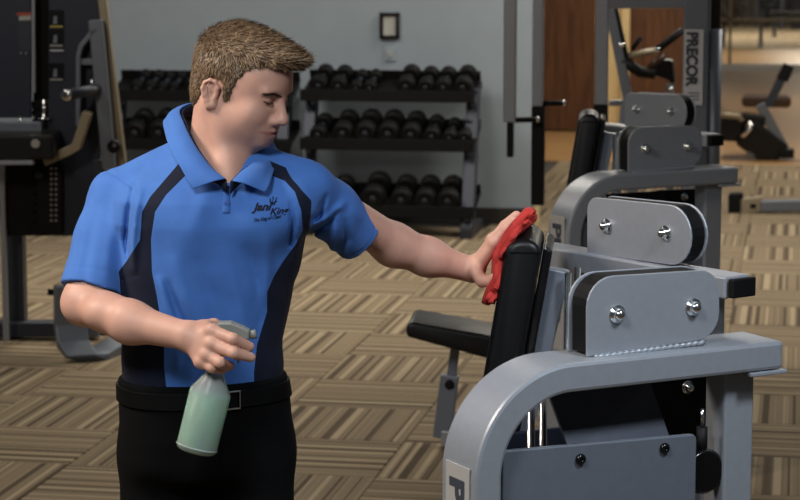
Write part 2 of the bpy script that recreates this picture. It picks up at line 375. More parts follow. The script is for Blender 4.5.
# ------------------------------------------------------------------ dumbbell racks
RK = QG(470, 239); RKY = float(np.dot(RK, YW))       # front foot line
def onrack(x, y, d=0.0): return QP(x, y, YW * (RKY + d), YW)
def make_rack(x0, x1, label, posts, grp):
    base = onrack((x0 + x1) / 2, 240, .2); base[2] = 0
    t = thing('dumbbell_rack', label, 'rack', *base, group=grp)
    tiers = []
    for yy, dz in ((99, .27), (148, .13), (214, .0)):
        a = onrack(x0, yy - 3, dz); b = onrack(x1, yy, dz); z = (a[2] + b[2]) / 2; a[2] = b[2] = z; L_ = np.dot(b - a, XW)
        mid = (a + b) / 2; up = np.array([0, 0, 1.0]); tl = up * math.cos(.3) - YW * math.sin(.3); back = YW * math.cos(.3) + up * math.sin(.3)
        g = G(); g.box(mid + back * .16, (L_, .32, .012), XW, tl); g.box(mid + up * .01, (L_, .015, .075), XW); g.box(mid + back * .32 + tl * .03, (L_, .012, .07), XW, tl)
        g.to('shelf', 'black_rubber', t, .003); tiers.append((mid, L_, tl, back))
    for px in posts:
        foot = onrack(px + 4, 239, 0); foot[2] = 0
        top = onrack(px + 12, 90, .45); lo = foot + YW * .06
        G().bar(lo + [0, 0, .05], top, .08, .09, YW).to('upright', 'dark_metal', t, .006)
        G().box(foot + YW * .24 + np.array([0, 0, .035]), (.075, .52, .07), XW).to('foot', 'dark_metal', t, .006)
        for mid, L_, tl, back in tiers:
            q = mid.copy(); q = q + XW * np.dot(foot - mid, XW); G().box(q + back * .16 - tl * .03, (.03, .34, .045), XW, tl).to('bracket', 'dark_metal', t, .003)
    return t, tiers
rackR, tiersR = make_rack(300, 474, 'three-tier dumbbell rack, right one, ending beside the grey uprights', (300, 462), 'dumbbell racks')
rackL, tiersL = make_rack(108, 290, 'three-tier dumbbell rack, left one, behind the man in blue', (108, 274), 'dumbbell racks')
db_cache = {}
def dumbbell(tier, px, rad, label, group):
    mid, L_, tl, back = tier
    yy = 90
    q = onrack(px, 100); q = mid + XW * np.dot(q - mid, XW)
    ctr = q + back * .15 + tl * (rad + .008)
    t = thing('dumbbell', label, 'dumbbell', *ctr, group=group)
    key = round(rad, 3)
    if key not in db_cache:
        n = 14; hl = .05 + rad * .35
        g = G(); g.tube([ctr - back * .08, ctr - back * .03, ctr + back * .03, ctr + back * .08], [.013, .017, .017, .013], 10); hm = g.mesh('handle', ctr)
        hs = []
        for s_ in (-1, 1):
            g = G(); g.lathe(ctr + back * s_ * .06, back * s_, [(0, rad * .7), (.006, rad), (hl, rad), (hl + .008, rad * .82), (hl + .008, rad * .4), (hl + .003, rad * .36)], n); hs.append(g.mesh('head', ctr))
        g = G(); g.lathe(ctr - back * (.06 + hl + .002), -back, [(0, rad * .34), (.006, rad * .3), (.008, .002)], 10); cm = g.mesh('end_cap', ctr)
        db_cache[key] = (hm, hs, cm)
    hm, hs, cm = db_cache[key]
    link('handle', hm, 'dark_metal', t)
    for i, h_ in enumerate(hs):
        e = link('head', h_, 'black_rubber', t)
        if i == 0: link('end_cap', cm, 'dark_metal', e)
def nth(k): return ['first', 'second', 'third', 'fourth', 'fifth', 'sixth', 'seventh', 'eighth', 'ninth', 'tenth'][k]
for ti, (tn, xs, rs) in enumerate((('top', [309, 329, 347, 361, 398, 418, 436, 456], [.058, .056, .042, .043, .06, .055, .055, .06]),
                                   ('middle', [313, 338, 361, 384, 407, 428, 446, 461], [.055, .068, .07, .07, .066, .055, .046, .046]),
                                   ('bottom', [316, 338, 373, 401, 425, 448], [.064, .066, .078, .07, .07, .07]))):
    for k, (x, rd) in enumerate(zip(xs, rs)):
        dumbbell(tiersR[ti], x, rd, 'black round-headed dumbbell, %s from the left on the %s tier of the right rack' % (nth(k), tn), 'dumbbells on the right rack')
for ti, (tn, xs, rs) in enumerate((('top', [123, 137, 149, 161, 180, 194], [.042, .041, .036, .037, .055, .04]), ('middle', [128, 152, 176], [.072, .074, .072]))):
    for k, (x, rd) in enumerate(zip(xs, rs)):
        dumbbell(tiersL[ti], x, rd, 'black round-headed dumbbell, %s from the left on the %s tier of the left rack' % (nth(k), tn), 'dumbbells on the left rack')

# ------------------------------------------------------------------ selectorised machines (near one, and its twin behind)
A62 = math.radians(62); AX = np.array([math.sin(A62), math.cos(A62), 0]); AY = np.array([-math.cos(A62), math.sin(A62), 0]); UP = np.array([0, 0, 1.0])
O1 = Q(476, 470, 3.8); O1[2] = 0
def mf(x, y, d=0.0): return QP(x, y, O1 + AY * d, AY)       # pixel on the plane of the arch, d behind its face
def mp(x, y, z): return O1 + AX * x + AY * y + UP * z
DLT = Q(739, 164, 7.34) - Q(784, 340, 4.11); DLT[2] = 0       # near machine -> its twin
def acorn(g, c, n, s=1.0):
    g.lathe(c, n, [(0, .017 * s), (.003, .017 * s), (.0035, .0115 * s), (.010, .0115 * s), (.015, .009 * s), (.018, .005 * s), (.019, .001)], 14)
def lettering_on(body, origin, xdir, ydir, n, width, height, name, m, parent, bold=0.045):
    vs, fs = text_mesh(body, offset=bold); vs = vs / vs.max(axis=0).clip(1e-6) * [width, height, 0][:3] if False else np.c_[vs[:, 0] / vs[:, 0].max() * width, vs[:, 1] / vs[:, 1].max() * height, 0 * vs[:, 0]]
    g = G(); g.add([np.array(origin) + np.array(xdir) * v[0] + np.array(ydir) * v[1] + np.array(n) * .0012 for v in vs], fs)
    return g.to(name, m, parent)
def make_press(label):
    c = mp(.35, .5, 0)
    t = thing('weight_machine', label, 'gym machine', c[0], c[1], 0, group='weight machines in a row')
    tr = mf(784, 341); zt = tr[2]; LL = np.dot(tr - O1, AX); R_ = .2; w = .054; d = .127
    path = [mp(w / 2, d / 2, .03)] + [mp(w / 2 + (R_ - w / 2) * (1 - math.cos(a)), d / 2, zt - R_ + (R_ - w / 2) * math.sin(a)) for a in np.linspace(0, PI / 2, 40)] + [mp(LL, d / 2, zt - w / 2)]
    arch = G().sweep(path, AY, w, d).to('arch_frame', 'silver', t, .007)
    G().box(mp(w / 2, d / 2, .016), (.1, .17, .03), AX).to('foot', 'black_rubber', t, .004)
    # label plate with lettering down the outer face of the arch
    za = QP(456, 463, O1, AX)[2]
    pl = G().box(mp(-.0015, .062, za - .22), (.003, .085, .44), AX).to('label_plate', 'label_grey', t, .0006)
    lettering_on('PRECOR', mp(-.003, .090, za - .026), -UP, -AY, -AX, .34, .055, 'lettering', 'letter_dark', pl)
    # right hand post with a lip plate
    x0, x1 = [np.dot(mf(q, 400, .04) - O1, AX) for q in (725, 754)]
    G().box(mp((x0 + x1) / 2, .04 + .032, zt / 2 - .02), (x1 - x0, .064, zt - .07), AX).to('rear_post', 'silver', t, .005)
    G().box(mp(x1 + .002, .012, zt - .059), (.085, .03, .008), AX).to('lip_plate', 'silver', t, .002)
    G().box(mp((x0 + x1) / 2, .07, .016), (.1, .17, .03), AX).to('foot', 'black_rubber', t, .004)
    # pulley cover on the arch
    cvp = rounded([mf(587, 357, .035), mf(587, 277.5, .035), mf(719.5, 269, .035), mf(719.5, 337.5, .035)], [.0, .055, .045, .05])
    cv = G().prism(cvp, AY, .005).to('pulley_cover', 'silver', t, .0015)
    G().prism([p + AY * .062 for p in cvp], AY, .005).to('cover_back', 'silver', cv, .0015)
    cen = sum(cvp) / len(cvp)
    G().prism([cen + (p - cen) * .965 + AY * .0055 for p in cvp], AY, .056).to('dark_gap_filler', 'black_rubber', cv, .002)  # black filler standing in for the dark gap between the plates
    for px, py in ((617, 314), (693, 307)): g = G(); acorn(g, mf(px, py, .035), -AY); g.to('cover_bolt', 'chrome', cv)
    g = G(); pth = [mf(x, 358 - (x - 590) * .135 + .9 * math.sin(x), .033) for x in range(594, 706, 2)]; g.tube(pth, .0046, 6); g.to('weld_bead', 'silver', cv)
    # front shroud with black bolts, slanted plate behind, dark stack
    a, b = mf(503, 451, .03), mf(697, 434, .03)
    sh = rounded([a, b, b * [1, 1, 0] + UP * .12, a * [1, 1, 0] + UP * .12], [.004, .012, .01, .01], 3)
    shr = G().prism(sh, AY, .012).to('front_shroud', 'grey_metal', t, .003)
    for px, py in ((580, 459), (664, 448)): G().lathe(mf(px, py, .03), -AY, [(0, .0105), (.005, .0105), (.008, .007), (.0085, .003), (.006, .003)], 10).to('shroud_bolt', 'black_gloss', shr)
    pa = [mf(572, 457, .05), mf(671, 440, .05), mf(650, 381, .13), mf(548, 392, .13)]
    nn = np.cross(pa[1] - pa[0], pa[3] - pa[0]); nn = nn / np.linalg.norm(nn)
    G().prism(pa, nn if nn[1] > 0 else -nn, .006).to('slanted_plate', 'dark_metal', t, .001)
    st = thing_stack(t)
    # guide rods and cable hardware
    for px, dd in ((531, .17), (543, .17)): q = mf(px, 430, dd); G().tube([q * [1, 1, 0] + UP * .3, q * [1, 1, 0] + UP * (zt - .06)], .0075, 10).to('guide_rod', 'chrome', t)
    q = mf(702, 432, .062); G().tube([q - UP * .05, q + UP * .01], .011, 12).to('cable_sleeve', 'black_rubber', t); G().tube([q + UP * .01, q + UP * .045], .004, 8).to('cable_bolt', 'chrome', t)
    q = mf(706, 472, .046); G().lathe(q, AY, [(0, .038), (.005, .044), (.01, .037), (.022, .037), (.028, .044), (.033, .038)], 28).to('pulley', 'black_gloss', t)
    ip = [mf(640, 378, .19), mf(712, 372, .19), mf(712, 440, .19), mf(655, 446, .19)]; ipn = G().prism(ip, AY, .008).to('dark_interior_plate', 'black_rubber', t, .002)  # black plate added to darken the interior beside the slanted plate
    g = G(); acorn(g, mf(687, 387, .19), -AY, .8); g.to('panel_bolt', 'chrome', ipn)
    # top beam carrying the back rest, with end cap and second pulley cover
    BB = math.radians(-37); BX = np.array([math.sin(BB), math.cos(BB), 0]); BP = np.array([math.cos(BB), -math.sin(BB), 0])
    E_ = Q(729, 278, 4.29); bh, bw = .044, .07
    def bpnt(s_, p, z): return E_ + BX * s_ + BP * p + UP * (z - bh)
    G().box(bpnt(.315, bw / 2, bh / 2), (.61, bw, bh), BX).to('top_beam', 'silver', t, .004)
    G().box(bpnt(-.002, bw / 2, bh / 2), (.016, bw - .006, bh - .006), BX).to('beam_end_cap', 'black_rubber', t, .003)
    q = bpnt(.10, bw / 2, 0); G().box(np.array([q[0], q[1], q[2] / 2 + .01]), (.058, .058, q[2] - .02), BX).to('beam_post', 'silver', t, .004)
    G().box(np.array([q[0], q[1], .02]), (.5, .08, .04), AX).to('floor_beam', 'silver', t, .004)
    def bf(x, y, d_=0.018): return QP(x, y, E_ + BP * d_, BP)
    cvp = rounded([bf(587, 253), bf(587, 196.5), bf(691, 207), bf(691, 268)], [.0, .03, .065, .065])
    cv = G().prism(cvp, BP, .005).to('pulley_cover', 'silver', t, .0015); G().prism([p + BP * .045 for p in cvp], BP, .005).to('cover_back', 'silver', cv, .0015)
    cen = sum(cvp) / len(cvp); G().prism([cen + (p - cen) * .965 + BP * .0055 for p in cvp], BP, .039).to('dark_gap_filler', 'black_rubber', cv, .002)  # same black filler for the dark gap in this cover
    for px, py in ((607, 226), (665.5, 233)): g = G(); acorn(g, bf(px, py), -BP, .95); g.to('cover_bolt', 'chrome', cv)
    for px, fq in ((567.5, 4.42), (577, 4.5)): q = Q(px, 320, fq); G().tube([q * [1, 1, 0] + UP * .25, q * [1, 1, 0] + UP * 1.19], .007, 10).to('guide_rod', 'chrome', t)
    # back rest
    ED = np.array([.09, .996, 0]); SD = np.array([.996, -.09, 0])
    tl_, bl_ = Q(507, 237, 4.40), Q(486, 360, 4.40); dn = (bl_ - tl_) / (bl_[2] - tl_[2]); bl_ = tl_ + dn * (.50 - tl_[2])
    th = .074
    prof = rounded([tl_, tl_ + SD * th - UP * .012, bl_ + SD * th, bl_], [.036, .03, .02, .02])
    pad = G().prism(prof, ED, .27).to('backrest', 'black_vinyl', t, .014)
    pad.modifiers['bevel'].segments = 4; pad.data.polygons.foreach_set('use_smooth', [True] * len(pad.data.polygons))
    g = G(); q0 = [p - ED * .001 for p in rounded([tl_ + SD * .006 - UP * .03, tl_ + SD * (th - .006) - UP * .03, tl_ + SD * (th - .006) - UP * .034, tl_ + SD * .006 - UP * .034], [0] * 4)]
    g.prism(q0, ED, .002).to('seam', 'black_gloss', pad)
    bk = [tl_ + SD * th - UP * .02 + ED * .02, tl_ + SD * (th + .018) - UP * .03 + ED * .02, bl_ + SD * (th + .018) + ED * .02, bl_ + SD * th + ED * .02]
    G().prism(bk, ED, .23).to('backrest_shell', 'black_gloss', t, .005)
    a, b = Q(556, 268, 4.47), Q(537, 350, 4.47); dn2 = (b - a) / (b[2] - a[2])
    G().bar(a + dn2 * .0, a + dn2 * (.35 - a[2]), .06, .05, ED).to('backrest_post', 'grey_metal', t, .004)
    # seat and its adjuster; measured on the far twin, carried over
    def s2(x, y, f): return Q(x, y, f) - DLT
    prof = rounded([s2(406, 321, 7.78), s2(524, 342, 7.78), s2(524, 369, 7.78), s2(406, 337, 7.78)], [.025, .02, .02, .02])
    seat = G().prism(prof, ED, .29).to('seat', 'black_vinyl', t, .013); seat.modifiers['bevel'].segments = 3; seat.data.polygons.foreach_set('use_smooth', [True] * len(seat.data.polygons))
    u0, u1 = s2(456, 345, 8.0), s2(450, 383, 8.0); lo = s2(444, 424, 8.0); lo = u1 + (lo - u1) * ((u1[2] - .03) / (u1[2] - lo[2]))
    G().bar(u0 + UP * .01, u1 - UP * .02, .035, .03, ED).to('seat_post', 'grey_metal', t, .003)
    G().bar(u1 + UP * .03, lo, .068, .05, ED).to('seat_adjuster', 'grey_metal', t, .004)
    G().lathe(u1 - ED * .026, -ED, [(0, .018), (.008, .018), (.012, .012)], 12).to('adjuster_knob', 'black_rubber', t)
    G().bar(lo, np.array([bl_[0] + .3, lo[1] - .1, .035]), .06, .06).to('floor_rail', 'silver', t, .004)
    return t
def thing_stack(t):
    for k in range(11):
        G().box(mp(.38, .30, .12 + k * .055), (.28, .13, .05), AX).to('weight_plate', 'black_rubber', t, .003)
    G().box(mp(.38, .385, .46), (.30, .015, .86), AX).to('rear_shroud', 'navy_panel', t, .003)
press = make_press('silver weight machine nearest the camera, whose black back rest the man wipes')
def copy_tree(o, parent=None):
    c = o.copy(); COL.objects.link(c); c.parent = parent
    for ch in list(o.children): copy_tree(ch, c)
    return c
twin = copy_tree(press); twin.location = Vector(press.location) + W(*DLT)
twin['label'] = 'silver weight machine with a black seat, second in the row behind the nearest'
for o_ in twin.children:
    if o_.name.startswith('label_plate'): o_.location.z += .045

# ------------------------------------------------------------------ tall multi-station behind the row (lettered column, hanging press arms)
FT = 9.7
def qt(x, y, f=FT): return Q(x, y, f)
def vert(px, f, z0, z1, wd, dp, name, m, t, b=.004, y=100):
    q = Q(px, y, f); return G().box(np.array([q[0], q[1], (z0 + z1) / 2]), (wd, dp, z1 - z0), XW).to(name, m, t, b)
c = qt(650, 120); t = thing('cable_tower', 'tall silver multi-station tower with a lettered column behind the machine row', 'gym machine', c[0], c[1], 0)
vert(601.5, FT, .02, 2.35, .054, .06, 'upright', 'silver', t)
q = qt(601, 114); G().box(q - YW * .002, (.06, .07, .09), XW).to('upright_sleeve', 'black_rubber', t, .004)
col_ = vert(696, FT, .02, 2.35, .115, .12, 'column', 'grey_metal', t, .012)
q = qt(715, 60, FT - .03); G().tube([np.array([q[0], q[1], .4]), np.array([q[0], q[1], qt(715, 29)[2]])], .03, 20).to('column_shroud', 'grey_metal', t)
q = qt(715, 15, FT + .05); G().box(np.array([q[0], q[1], 1.7]), (.05, .05, 1.2), XW).to('column_insert', 'brown_pad', t, .004)
a, b = qt(684.5, 29.5, FT - .068), qt(702.5, 105, FT - .068)
pl = G().box((a + b) / 2, (abs(np.dot(b - a, XW)), .004, a[2] - b[2]), XW).to('label_plate', 'label_white', t, .001)
o_ = qt(686.5, 32, FT - .0695); lettering_on('PRECOR', np.array(o_), -UP, XW, -YW, a[2] - qt(700, 86, FT - .068)[2] - .008, abs(np.dot(b - a, XW)) * .62, 'lettering', 'letter_dark', pl)
for k in range(3): G().box(qt(693.5, 93 + 3.2 * k, FT - .071), (.05, .001, .005), XW).to('fine_print', 'letter_dark', pl)
G().bar(qt(601, 3), qt(696, 2), .06, .05).to('crossbar', 'silver', t, .005)
G().bar(np.array([*qt(498, 0)[:2], 2.32]), np.array([*qt(700, 0)[:2], 2.32]), .07, .07).to('boom', 'silver', t, .005)
def press_arm(px, yend, ystub, yh, xh, f, wd, stub_w):
    top = Q(px, 0, f); e = Q(px, yend, f)
    arm = G().box(np.array([top[0], top[1], (2.32 + e[2]) / 2]), (wd, .045, 2.32 - e[2]), XW).to('press_arm', 'silver', t, .004)
    h0 = Q(px + 4, yh, f); h1 = Q(xh, yh - .5, f); G().tube([h0, h1], .0125, 12).to('handle_grip', 'black_rubber', arm); G().lathe(h1, h1 - h0, [(0, .013), (.008, .013), (.011, .006)], 12).to('grip_cap', 'chrome', arm)
    s0 = Q(px, yend, f); s1 = Q(px, ystub, f); G().box(np.array([s0[0], s0[1], (s0[2] + s1[2]) / 2]), (stub_w, .04, s0[2] - s1[2]), XW).to('lower_grip', 'black_rubber', arm, .004)
press_arm(510.5, 122, 157, 120, 537, FT, .055, .028)
press_arm(538.5, 106, 205, 103.5, 563, FT + .1, .048, .058)
for k, px in enumerate((601.5, 696)): q = qt(px, 200); G().box(np.array([q[0], q[1], .02]) + YW * .05, (.12, .7, .04), XW).to('floor_foot', 'silver', t, .004)
q0 = qt(601.5, 200); q1 = qt(696, 200); G().bar(np.array([*q0[:2], .06]) + YW * .2, np.array([*q1[:2], .06]) + YW * .2, .06, .06).to('floor_beam', 'silver', t, .004)

# ------------------------------------------------------------------ stepper-like machine seen between the tower posts
FS = 11.4
c = Q(640, 200, FS); t = thing('rowing_trainer', 'grey-legged trainer with black lever arms between the tower uprights', 'gym machine', c[0], c[1], 0)
def qs(x, y, f=FS): return Q(x, y, f)
g0 = np.array([*qs(628, 200)[:2], 0.0]); g1 = np.array([*qs(606, 200)[:2], 0.0])
G().bar(qs(610, 8), qs(629, 104), .05, .05, YW).to('front_leg', 'grey_metal', t, .005); G().bar(qs(629, 100), np.array([*qs(640, 150)[:2], .02]), .05, .05, YW).to('front_leg', 'grey_metal', t, .005)
G().bar(qs(626, 100), np.array([*qs(606, 200)[:2], .02]), .045, .045, YW).to('rear_leg', 'grey_metal', t, .005)
G().bar(qs(609, 103), qs(632, 103), .03, .03).to('cross_brace', 'grey_metal', t, .004)
G().bar(qs(612, 5), qs(625, 62), .05, .05, YW).to('lever_link', 'black_rubber', t, .006)
G().tube([qs(620, 58), qs(657, 50)], .018, 10).to('lever_arm', 'beige_metal', t); G().tube([qs(657, 50), qs(683, 30)], .02, 10).to('handle_grip', 'black_rubber', t)
G().lathe(qs(657.5, 50, FS - .03), -YW, [(0, .014), (.01, .014), (.014, .006)], 10).to('pivot_cap', 'chrome', t)
G().tube([qs(649, 68), qs(664, 55)], .02, 10).to('short_grip', 'brown_pad', t); G().tube([qs(632, 50), qs(641, 37)], .013, 8).to('stub_lever', 'black_rubber', t)
G().prism(rounded([qs(645, 72), qs(655, 60), qs(672, 60), qs(675, 88), qs(668, 80)], [.02] * 5, 3), YW, .14).to('saddle', 'black_vinyl', t, .01)
G().tube([qs(622, 60), qs(640, 72), qs(655, 74)], .03, 10).to('main_tube', 'black_rubber', t); G().lathe(qs(671, 89, FS - .02), -YW, [(0, .012), (.01, .012), (.013, .004)], 10).to('bolt', 'chrome', t)
G().lathe(qs(622, 45, FS - .03), -YW, [(0, .014), (.01, .014), (.013, .004)], 10).to('bolt', 'chrome', t)
G().bar(qs(670, 84), np.array([*qs(672, 180)[:2], .02]), .04, .04, YW).to('rear_leg', 'grey_metal', t, .005)

# ------------------------------------------------------------------ left multi-gym
FL = 10.0
def ql(x, y, f=FL): return Q(x, y, f)
c = ql(40, 330); t = thing('multi_gym', 'dark multi-gym with weight stacks and a foam handle, left of the man', 'gym machine', c[0], c[1], 0)
EX = np.array([1.0, 0, 0]); EY = np.array([0, 1.0, 0])
def slab(pts, f, th, name, m, par=None, b=.004): return G().prism([ql(x, y, f) for x, y in pts], EY, th).to(name, m, par or t, b)
slab([(-40, -80), (31, -80), (31, 118), (-40, 118)], FL, .03, 'shroud_panel', 'navy_panel')
slab([(31, -80), (32.6, -80), (34, 93), (32.4, 93)], FL - .01, .04, 'shroud_edge', 'silver', b=.001)
slab([(33, -80), (49, -80), (50, 236), (33, 236)], FL + .10, .03, 'stack_recess', 'black_rubber')
slab([(48.5, -80), (100, -80), (104, 0), (98, 236), (48.5, 236)], FL + .02, .03, 'shroud_panel', 'navy_panel')
slab([(3, 160), (50, 160), (50, 236), (3, 236)], FL + .06, .03, 'lower_shroud', 'black_rubber')
for k in range(14):
    a = ql(41, 105 + k * 9.3, FL + .07); G().box(a, (.075, .05, .038), EX).to('weight_plate', 'black_rubber', t, .002)
for x in (21, 26): G().lathe(ql(x, 53, FL - .003), -EY, [(0, .007), (.003, .006)], 8).to('panel_screw', 'chrome', t)
lb = slab([(17, 15), (31, 15), (31, 51), (19, 51)], FL - .003, .003, 'label_plate', 'dark_metal', b=0); slab([(16.5, 13), (31, 12.5), (31, 15), (16.8, 15.2)], FL - .004, .004, 'label_band', 'label_red', lb, 0); slab([(19, 16), (31, 15.5), (31, 20), (19, 20.5)], FL - .005, .003, 'label_band', 'label_grey', lb, 0)
for k, y in enumerate((25, 44, 78)):
    l2 = slab([(48.8, y - 15), (63.5, y - 15), (63.5, y + 1), (48.8, y + 1)], FL + .015, .004, 'label_plate', 'black_gloss', None, 0)
    slab([(50, y + .8), (62.5, y + .8), (62.5, y + 2.3), (50, y + 2.3)], FL + .013, .004, 'label_band', ('label_yellow', 'label_grey', 'label_grey')[k], l2, 0)
    slab([(54, y - 9), (57, y - 9), (57, y - 1), (53, y - 1)], FL + .012, .004, 'pictogram', 'grey_metal', l2, 0)
slab([(50, 50), (63.5, 50), (63.5, 51.2), (50, 51.2)], FL + .013, .004, 'label_band', 'label_white', None, 0)
# frame brace with cut outs
br = G()
def brpath(pts, w, d, f, m, name, par=None):
    return G().sweep([ql(x, y, f) for x, y in pts], EY, w, d).to(name, m, par or t, .004)
brpath([(98, 28), (90, 36), (82, 46), (79.5, 56), (79.5, 125)], .022, .09, FL - .02, 'grey_metal', 'side_brace')
brpath([(79.5, 61.5), (97, 61.5)], .03, .07, FL - .02, 'grey_metal', 'brace_rung')
brpath([(96, 20), (101, 70), (110, 168)], .06, .09, FL - .02, 'grey_metal', 'slanted_post')
brpath([(98.5, -60), (103, 0), (110, 60), (122, 160), (128, 240)], .035, .08, FL + .05, 'beige_metal', 'slanted_post')
G().lathe(ql(114.5, 146, FL - .07), -EY, [(0, .03), (.03, .03), (.04, .02)], 14).to('adjust_knob', 'black_rubber', t); G().lathe(ql(114.5, 145.5, FL - .11), -EY, [(0, .007), (.006, .006)], 10).to('knob_pin', 'chrome', t)
hb = G().tube([ql(97, 89.5, FL - .05), ql(92, 90, FL - .12), ql(68, 95, FL - .3)], .025, 16).to('foam_handle', 'brown_pad', t); hb.data.materials.clear(); hb.data.materials.append(MATS['dark_metal'])
G().lathe(ql(66.5, 95.3, FL - .31), ql(66.5, 95.3, FL - .31) - ql(72, 94.2, FL - .27), [(0, .026), (.008, .026), (.013, .02), (.013, .008)], 16).to('handle_cap', 'chrome', hb)
G().tube([ql(92, 76, FL - .05), ql(92, 90, FL - .08)], .008, 8).to('handle_pin', 'chrome', t)
G().tube([ql(44, 100, FL - .01), ql(44, 118, FL - .01)], .008, 8).to('selector_pin', 'chrome', t); G().lathe(ql(44.5, 118, FL - .01), UP, [(-.005, .03), (.002, .03)], 12).to('pin_washer', 'chrome', t)
for x in (20.5, 33.5): G().lathe(ql(x, 117.5, FL - .02), -EY, [(0, .008), (.008, .007)], 10).to('stack_bolt', 'chrome', t)
G().tube([ql(20.5, 118), ql(20.5, 132)], .006, 8).to('stop_rod', 'chrome', t)
brpath([(88, 112), (82, 131), (77, 146), (70, 150), (45, 161)], .04, .09, FL - .12, 'beige_metal', 'support_arm')
G().box(ql(10, 127, FL + .0), (.30, .06, .05), EX).to('stack_head', 'grey_metal', t, .005)
seat = G().prism(rounded([ql(-30, 135, FL - .25), ql(52, 135, FL - .25), ql(55, 160, FL - .25), ql(-30, 160, FL - .25)], [.02] * 4, 3), EY, .3).to('seat_pad', 'black_vinyl', t, .012)
G().bar(ql(-30, 162.5, FL - .25), ql(34, 162.5, FL - .25), .05, .016).to('seat_rail', 'silver', t, .002); G().lathe(ql(35.5, 143.5, FL - .26), -EY, [(0, .02), (.004, .02)], 10).to('seat_badge', 'label_grey', seat)
ps = slab([(37, 165), (62, 165), (62, 234), (37, 234)], FL - .02, .05, 'adjust_column', 'black_rubber')
for i in range(11):
    for x in (51.3, 56): G().lathe(ql(x, 168.5 + i * 5.2, FL - .022), -EY, [(0, .006), (.002, .005)], 7).to('adjust_hole', 'label_grey', ps)
G().lathe(ql(39.5, 174, FL - .03), -EY, [(0, .02), (.02, .02), (.028, .012)], 12).to('adjust_knob', 'navy_panel', t)
gz = lambda x, y, f: np.array([*ql(x, y, f)[:2], 0.0])
def vpost(px, f, z0, z1, w, d, name, m): q = ql(px, 250, f); return G().box(np.array([q[0], q[1], (z0 + z1) / 2]), (w, d, z1 - z0), EX).to(name, m, t, .004)
vpost(14, FL + .25, .02, ql(14, 160)[2], .1, .1, 'rear_post', 'dark_metal'); vpost(4, FL + .02, .02, ql(14, 160)[2], .025, .03, 'guide_post', 'silver')
vpost(101, FL + .03, .05, ql(90, 160)[2], .05, .06, 'front_post', 'dark_metal')
a = gz(-30, 330, FL + .2); b = gz(100, 330, FL + .2); G().bar(a + UP * .05, b + UP * .05, .09, .07).to('base_beam', 'dark_metal', t, .005)
fr = FL - .3; zz = lambda y, f: max(.035, ql(0, y, f)[2])
pts = [ql(70, 285, fr), ql(70, 325, fr), ql(73, 344, fr - .03), ql(82, 357, fr - .08), ql(94, 358, fr - .04), ql(126, 340, fr + .3), ql(150, 326, fr + .6)]
low = min(p[2] for p in pts); pts = [p + UP * max(0, .0) for p in pts]
G().sweep(pts, np.array([.95, .3, 0]), .06, .14).to('curved_foot', 'grey_metal', t, .006)
G().tube([ql(48, 292, fr + .1), ql(72, 293, fr + .1)], .015, 10).to('foot_peg', 'black_rubber', t)
G().bar(ql(95, 300, fr + .25), gz(93, 340, fr + .25) + UP * .06, .06, .06, EY).to('foot_post', 'silver', t, .005)

# ------------------------------------------------------------------ equipment on the right, far behind
g = QG(765, 160); FB = g[1]
t = thing('lever_bench', 'black decline bench with an upright lever, at the edge of the wood floor', 'bench', g[0], g[1], 0)
def qb(x, y, f=None): return Q(x, y, f or FB)
G().prism(rounded([qb(741, 96), qb(790, 97), qb(792, 108), qb(742, 107)], [.04] * 4, 3), YW, .32).to('roller_pad', 'brown_pad', t, .02)
G().bar(qb(768, 106), qb(787, 68), .07, .07, YW).to('lever', 'dark_metal', t, .006); G().bar(qb(782, 80), qb(789, 65), .1, .1, YW).to('lever_grip', 'black_rubber', t, .01)
G().bar(qb(760, 104), qb(787, 154), .08, .08, YW).to('frame_leg', 'grey_metal', t, .006); G().box(qb(787, 155.5) + UP * .02, (.12, .2, .07), XW).to('foot', 'black_rubber', t, .01)
G().prism([qb(716, 115), qb(748, 118), qb(742, 142), qb(716, 141)], YW, .5).to('pedestal', 'black_vinyl', t, .03)
G().tube([qb(720, 115, FB - .05), qb(738, 116, FB - .05), qb(742, 121, FB - .05)], .025, 8).to('hand_rail', 'beige_metal', t); G().tube([qb(751, 122, FB - .1), qb(749, 130, FB - .1), qb(742, 137, FB - .1)], .022, 8).to('chrome_handle', 'chrome', t)
G().bar(qb(744, 131), qb(780, 157), .26, .1, YW).to('decline_pad', 'black_vinyl', t, .03); G().bar(qb(742, 118), qb(765, 121), .1, .1).to('rear_pad', 'black_vinyl', t, .02)
G().bar(qb(748, 150), np.array([*qb(765, 172)[:2], .04]), .07, .07, YW).to('frame_leg', 'grey_metal', t, .006)
g = QG(775, 213); t = thing('floor_frame', 'low grey floor beam with a black end, crossing the carpet right of the row', 'gym frame', g[0], g[1], 0)
ff = g[1]
G().bar(Q(760, 206, ff), Q(840, 204, ff), .09, .075).to('beam', 'grey_metal', t, .008); G().prism([Q(739, 199, ff), Q(762, 197, ff), Q(764, 211, ff), Q(739, 215, ff)], YW, .08).to('end_bracket', 'beige_metal', t, .006)
G().prism(rounded([Q(728, 194, ff), Q(743, 193, ff), Q(743, 222, ff), Q(728, 222, ff)], [.02] * 4, 3), YW, .12).to('end_block', 'black_rubber', t, .01)
G().box(Q(753, 206, ff) - YW * .003, (.04, .004, .03), XW).to('slot', 'black_rubber', t)

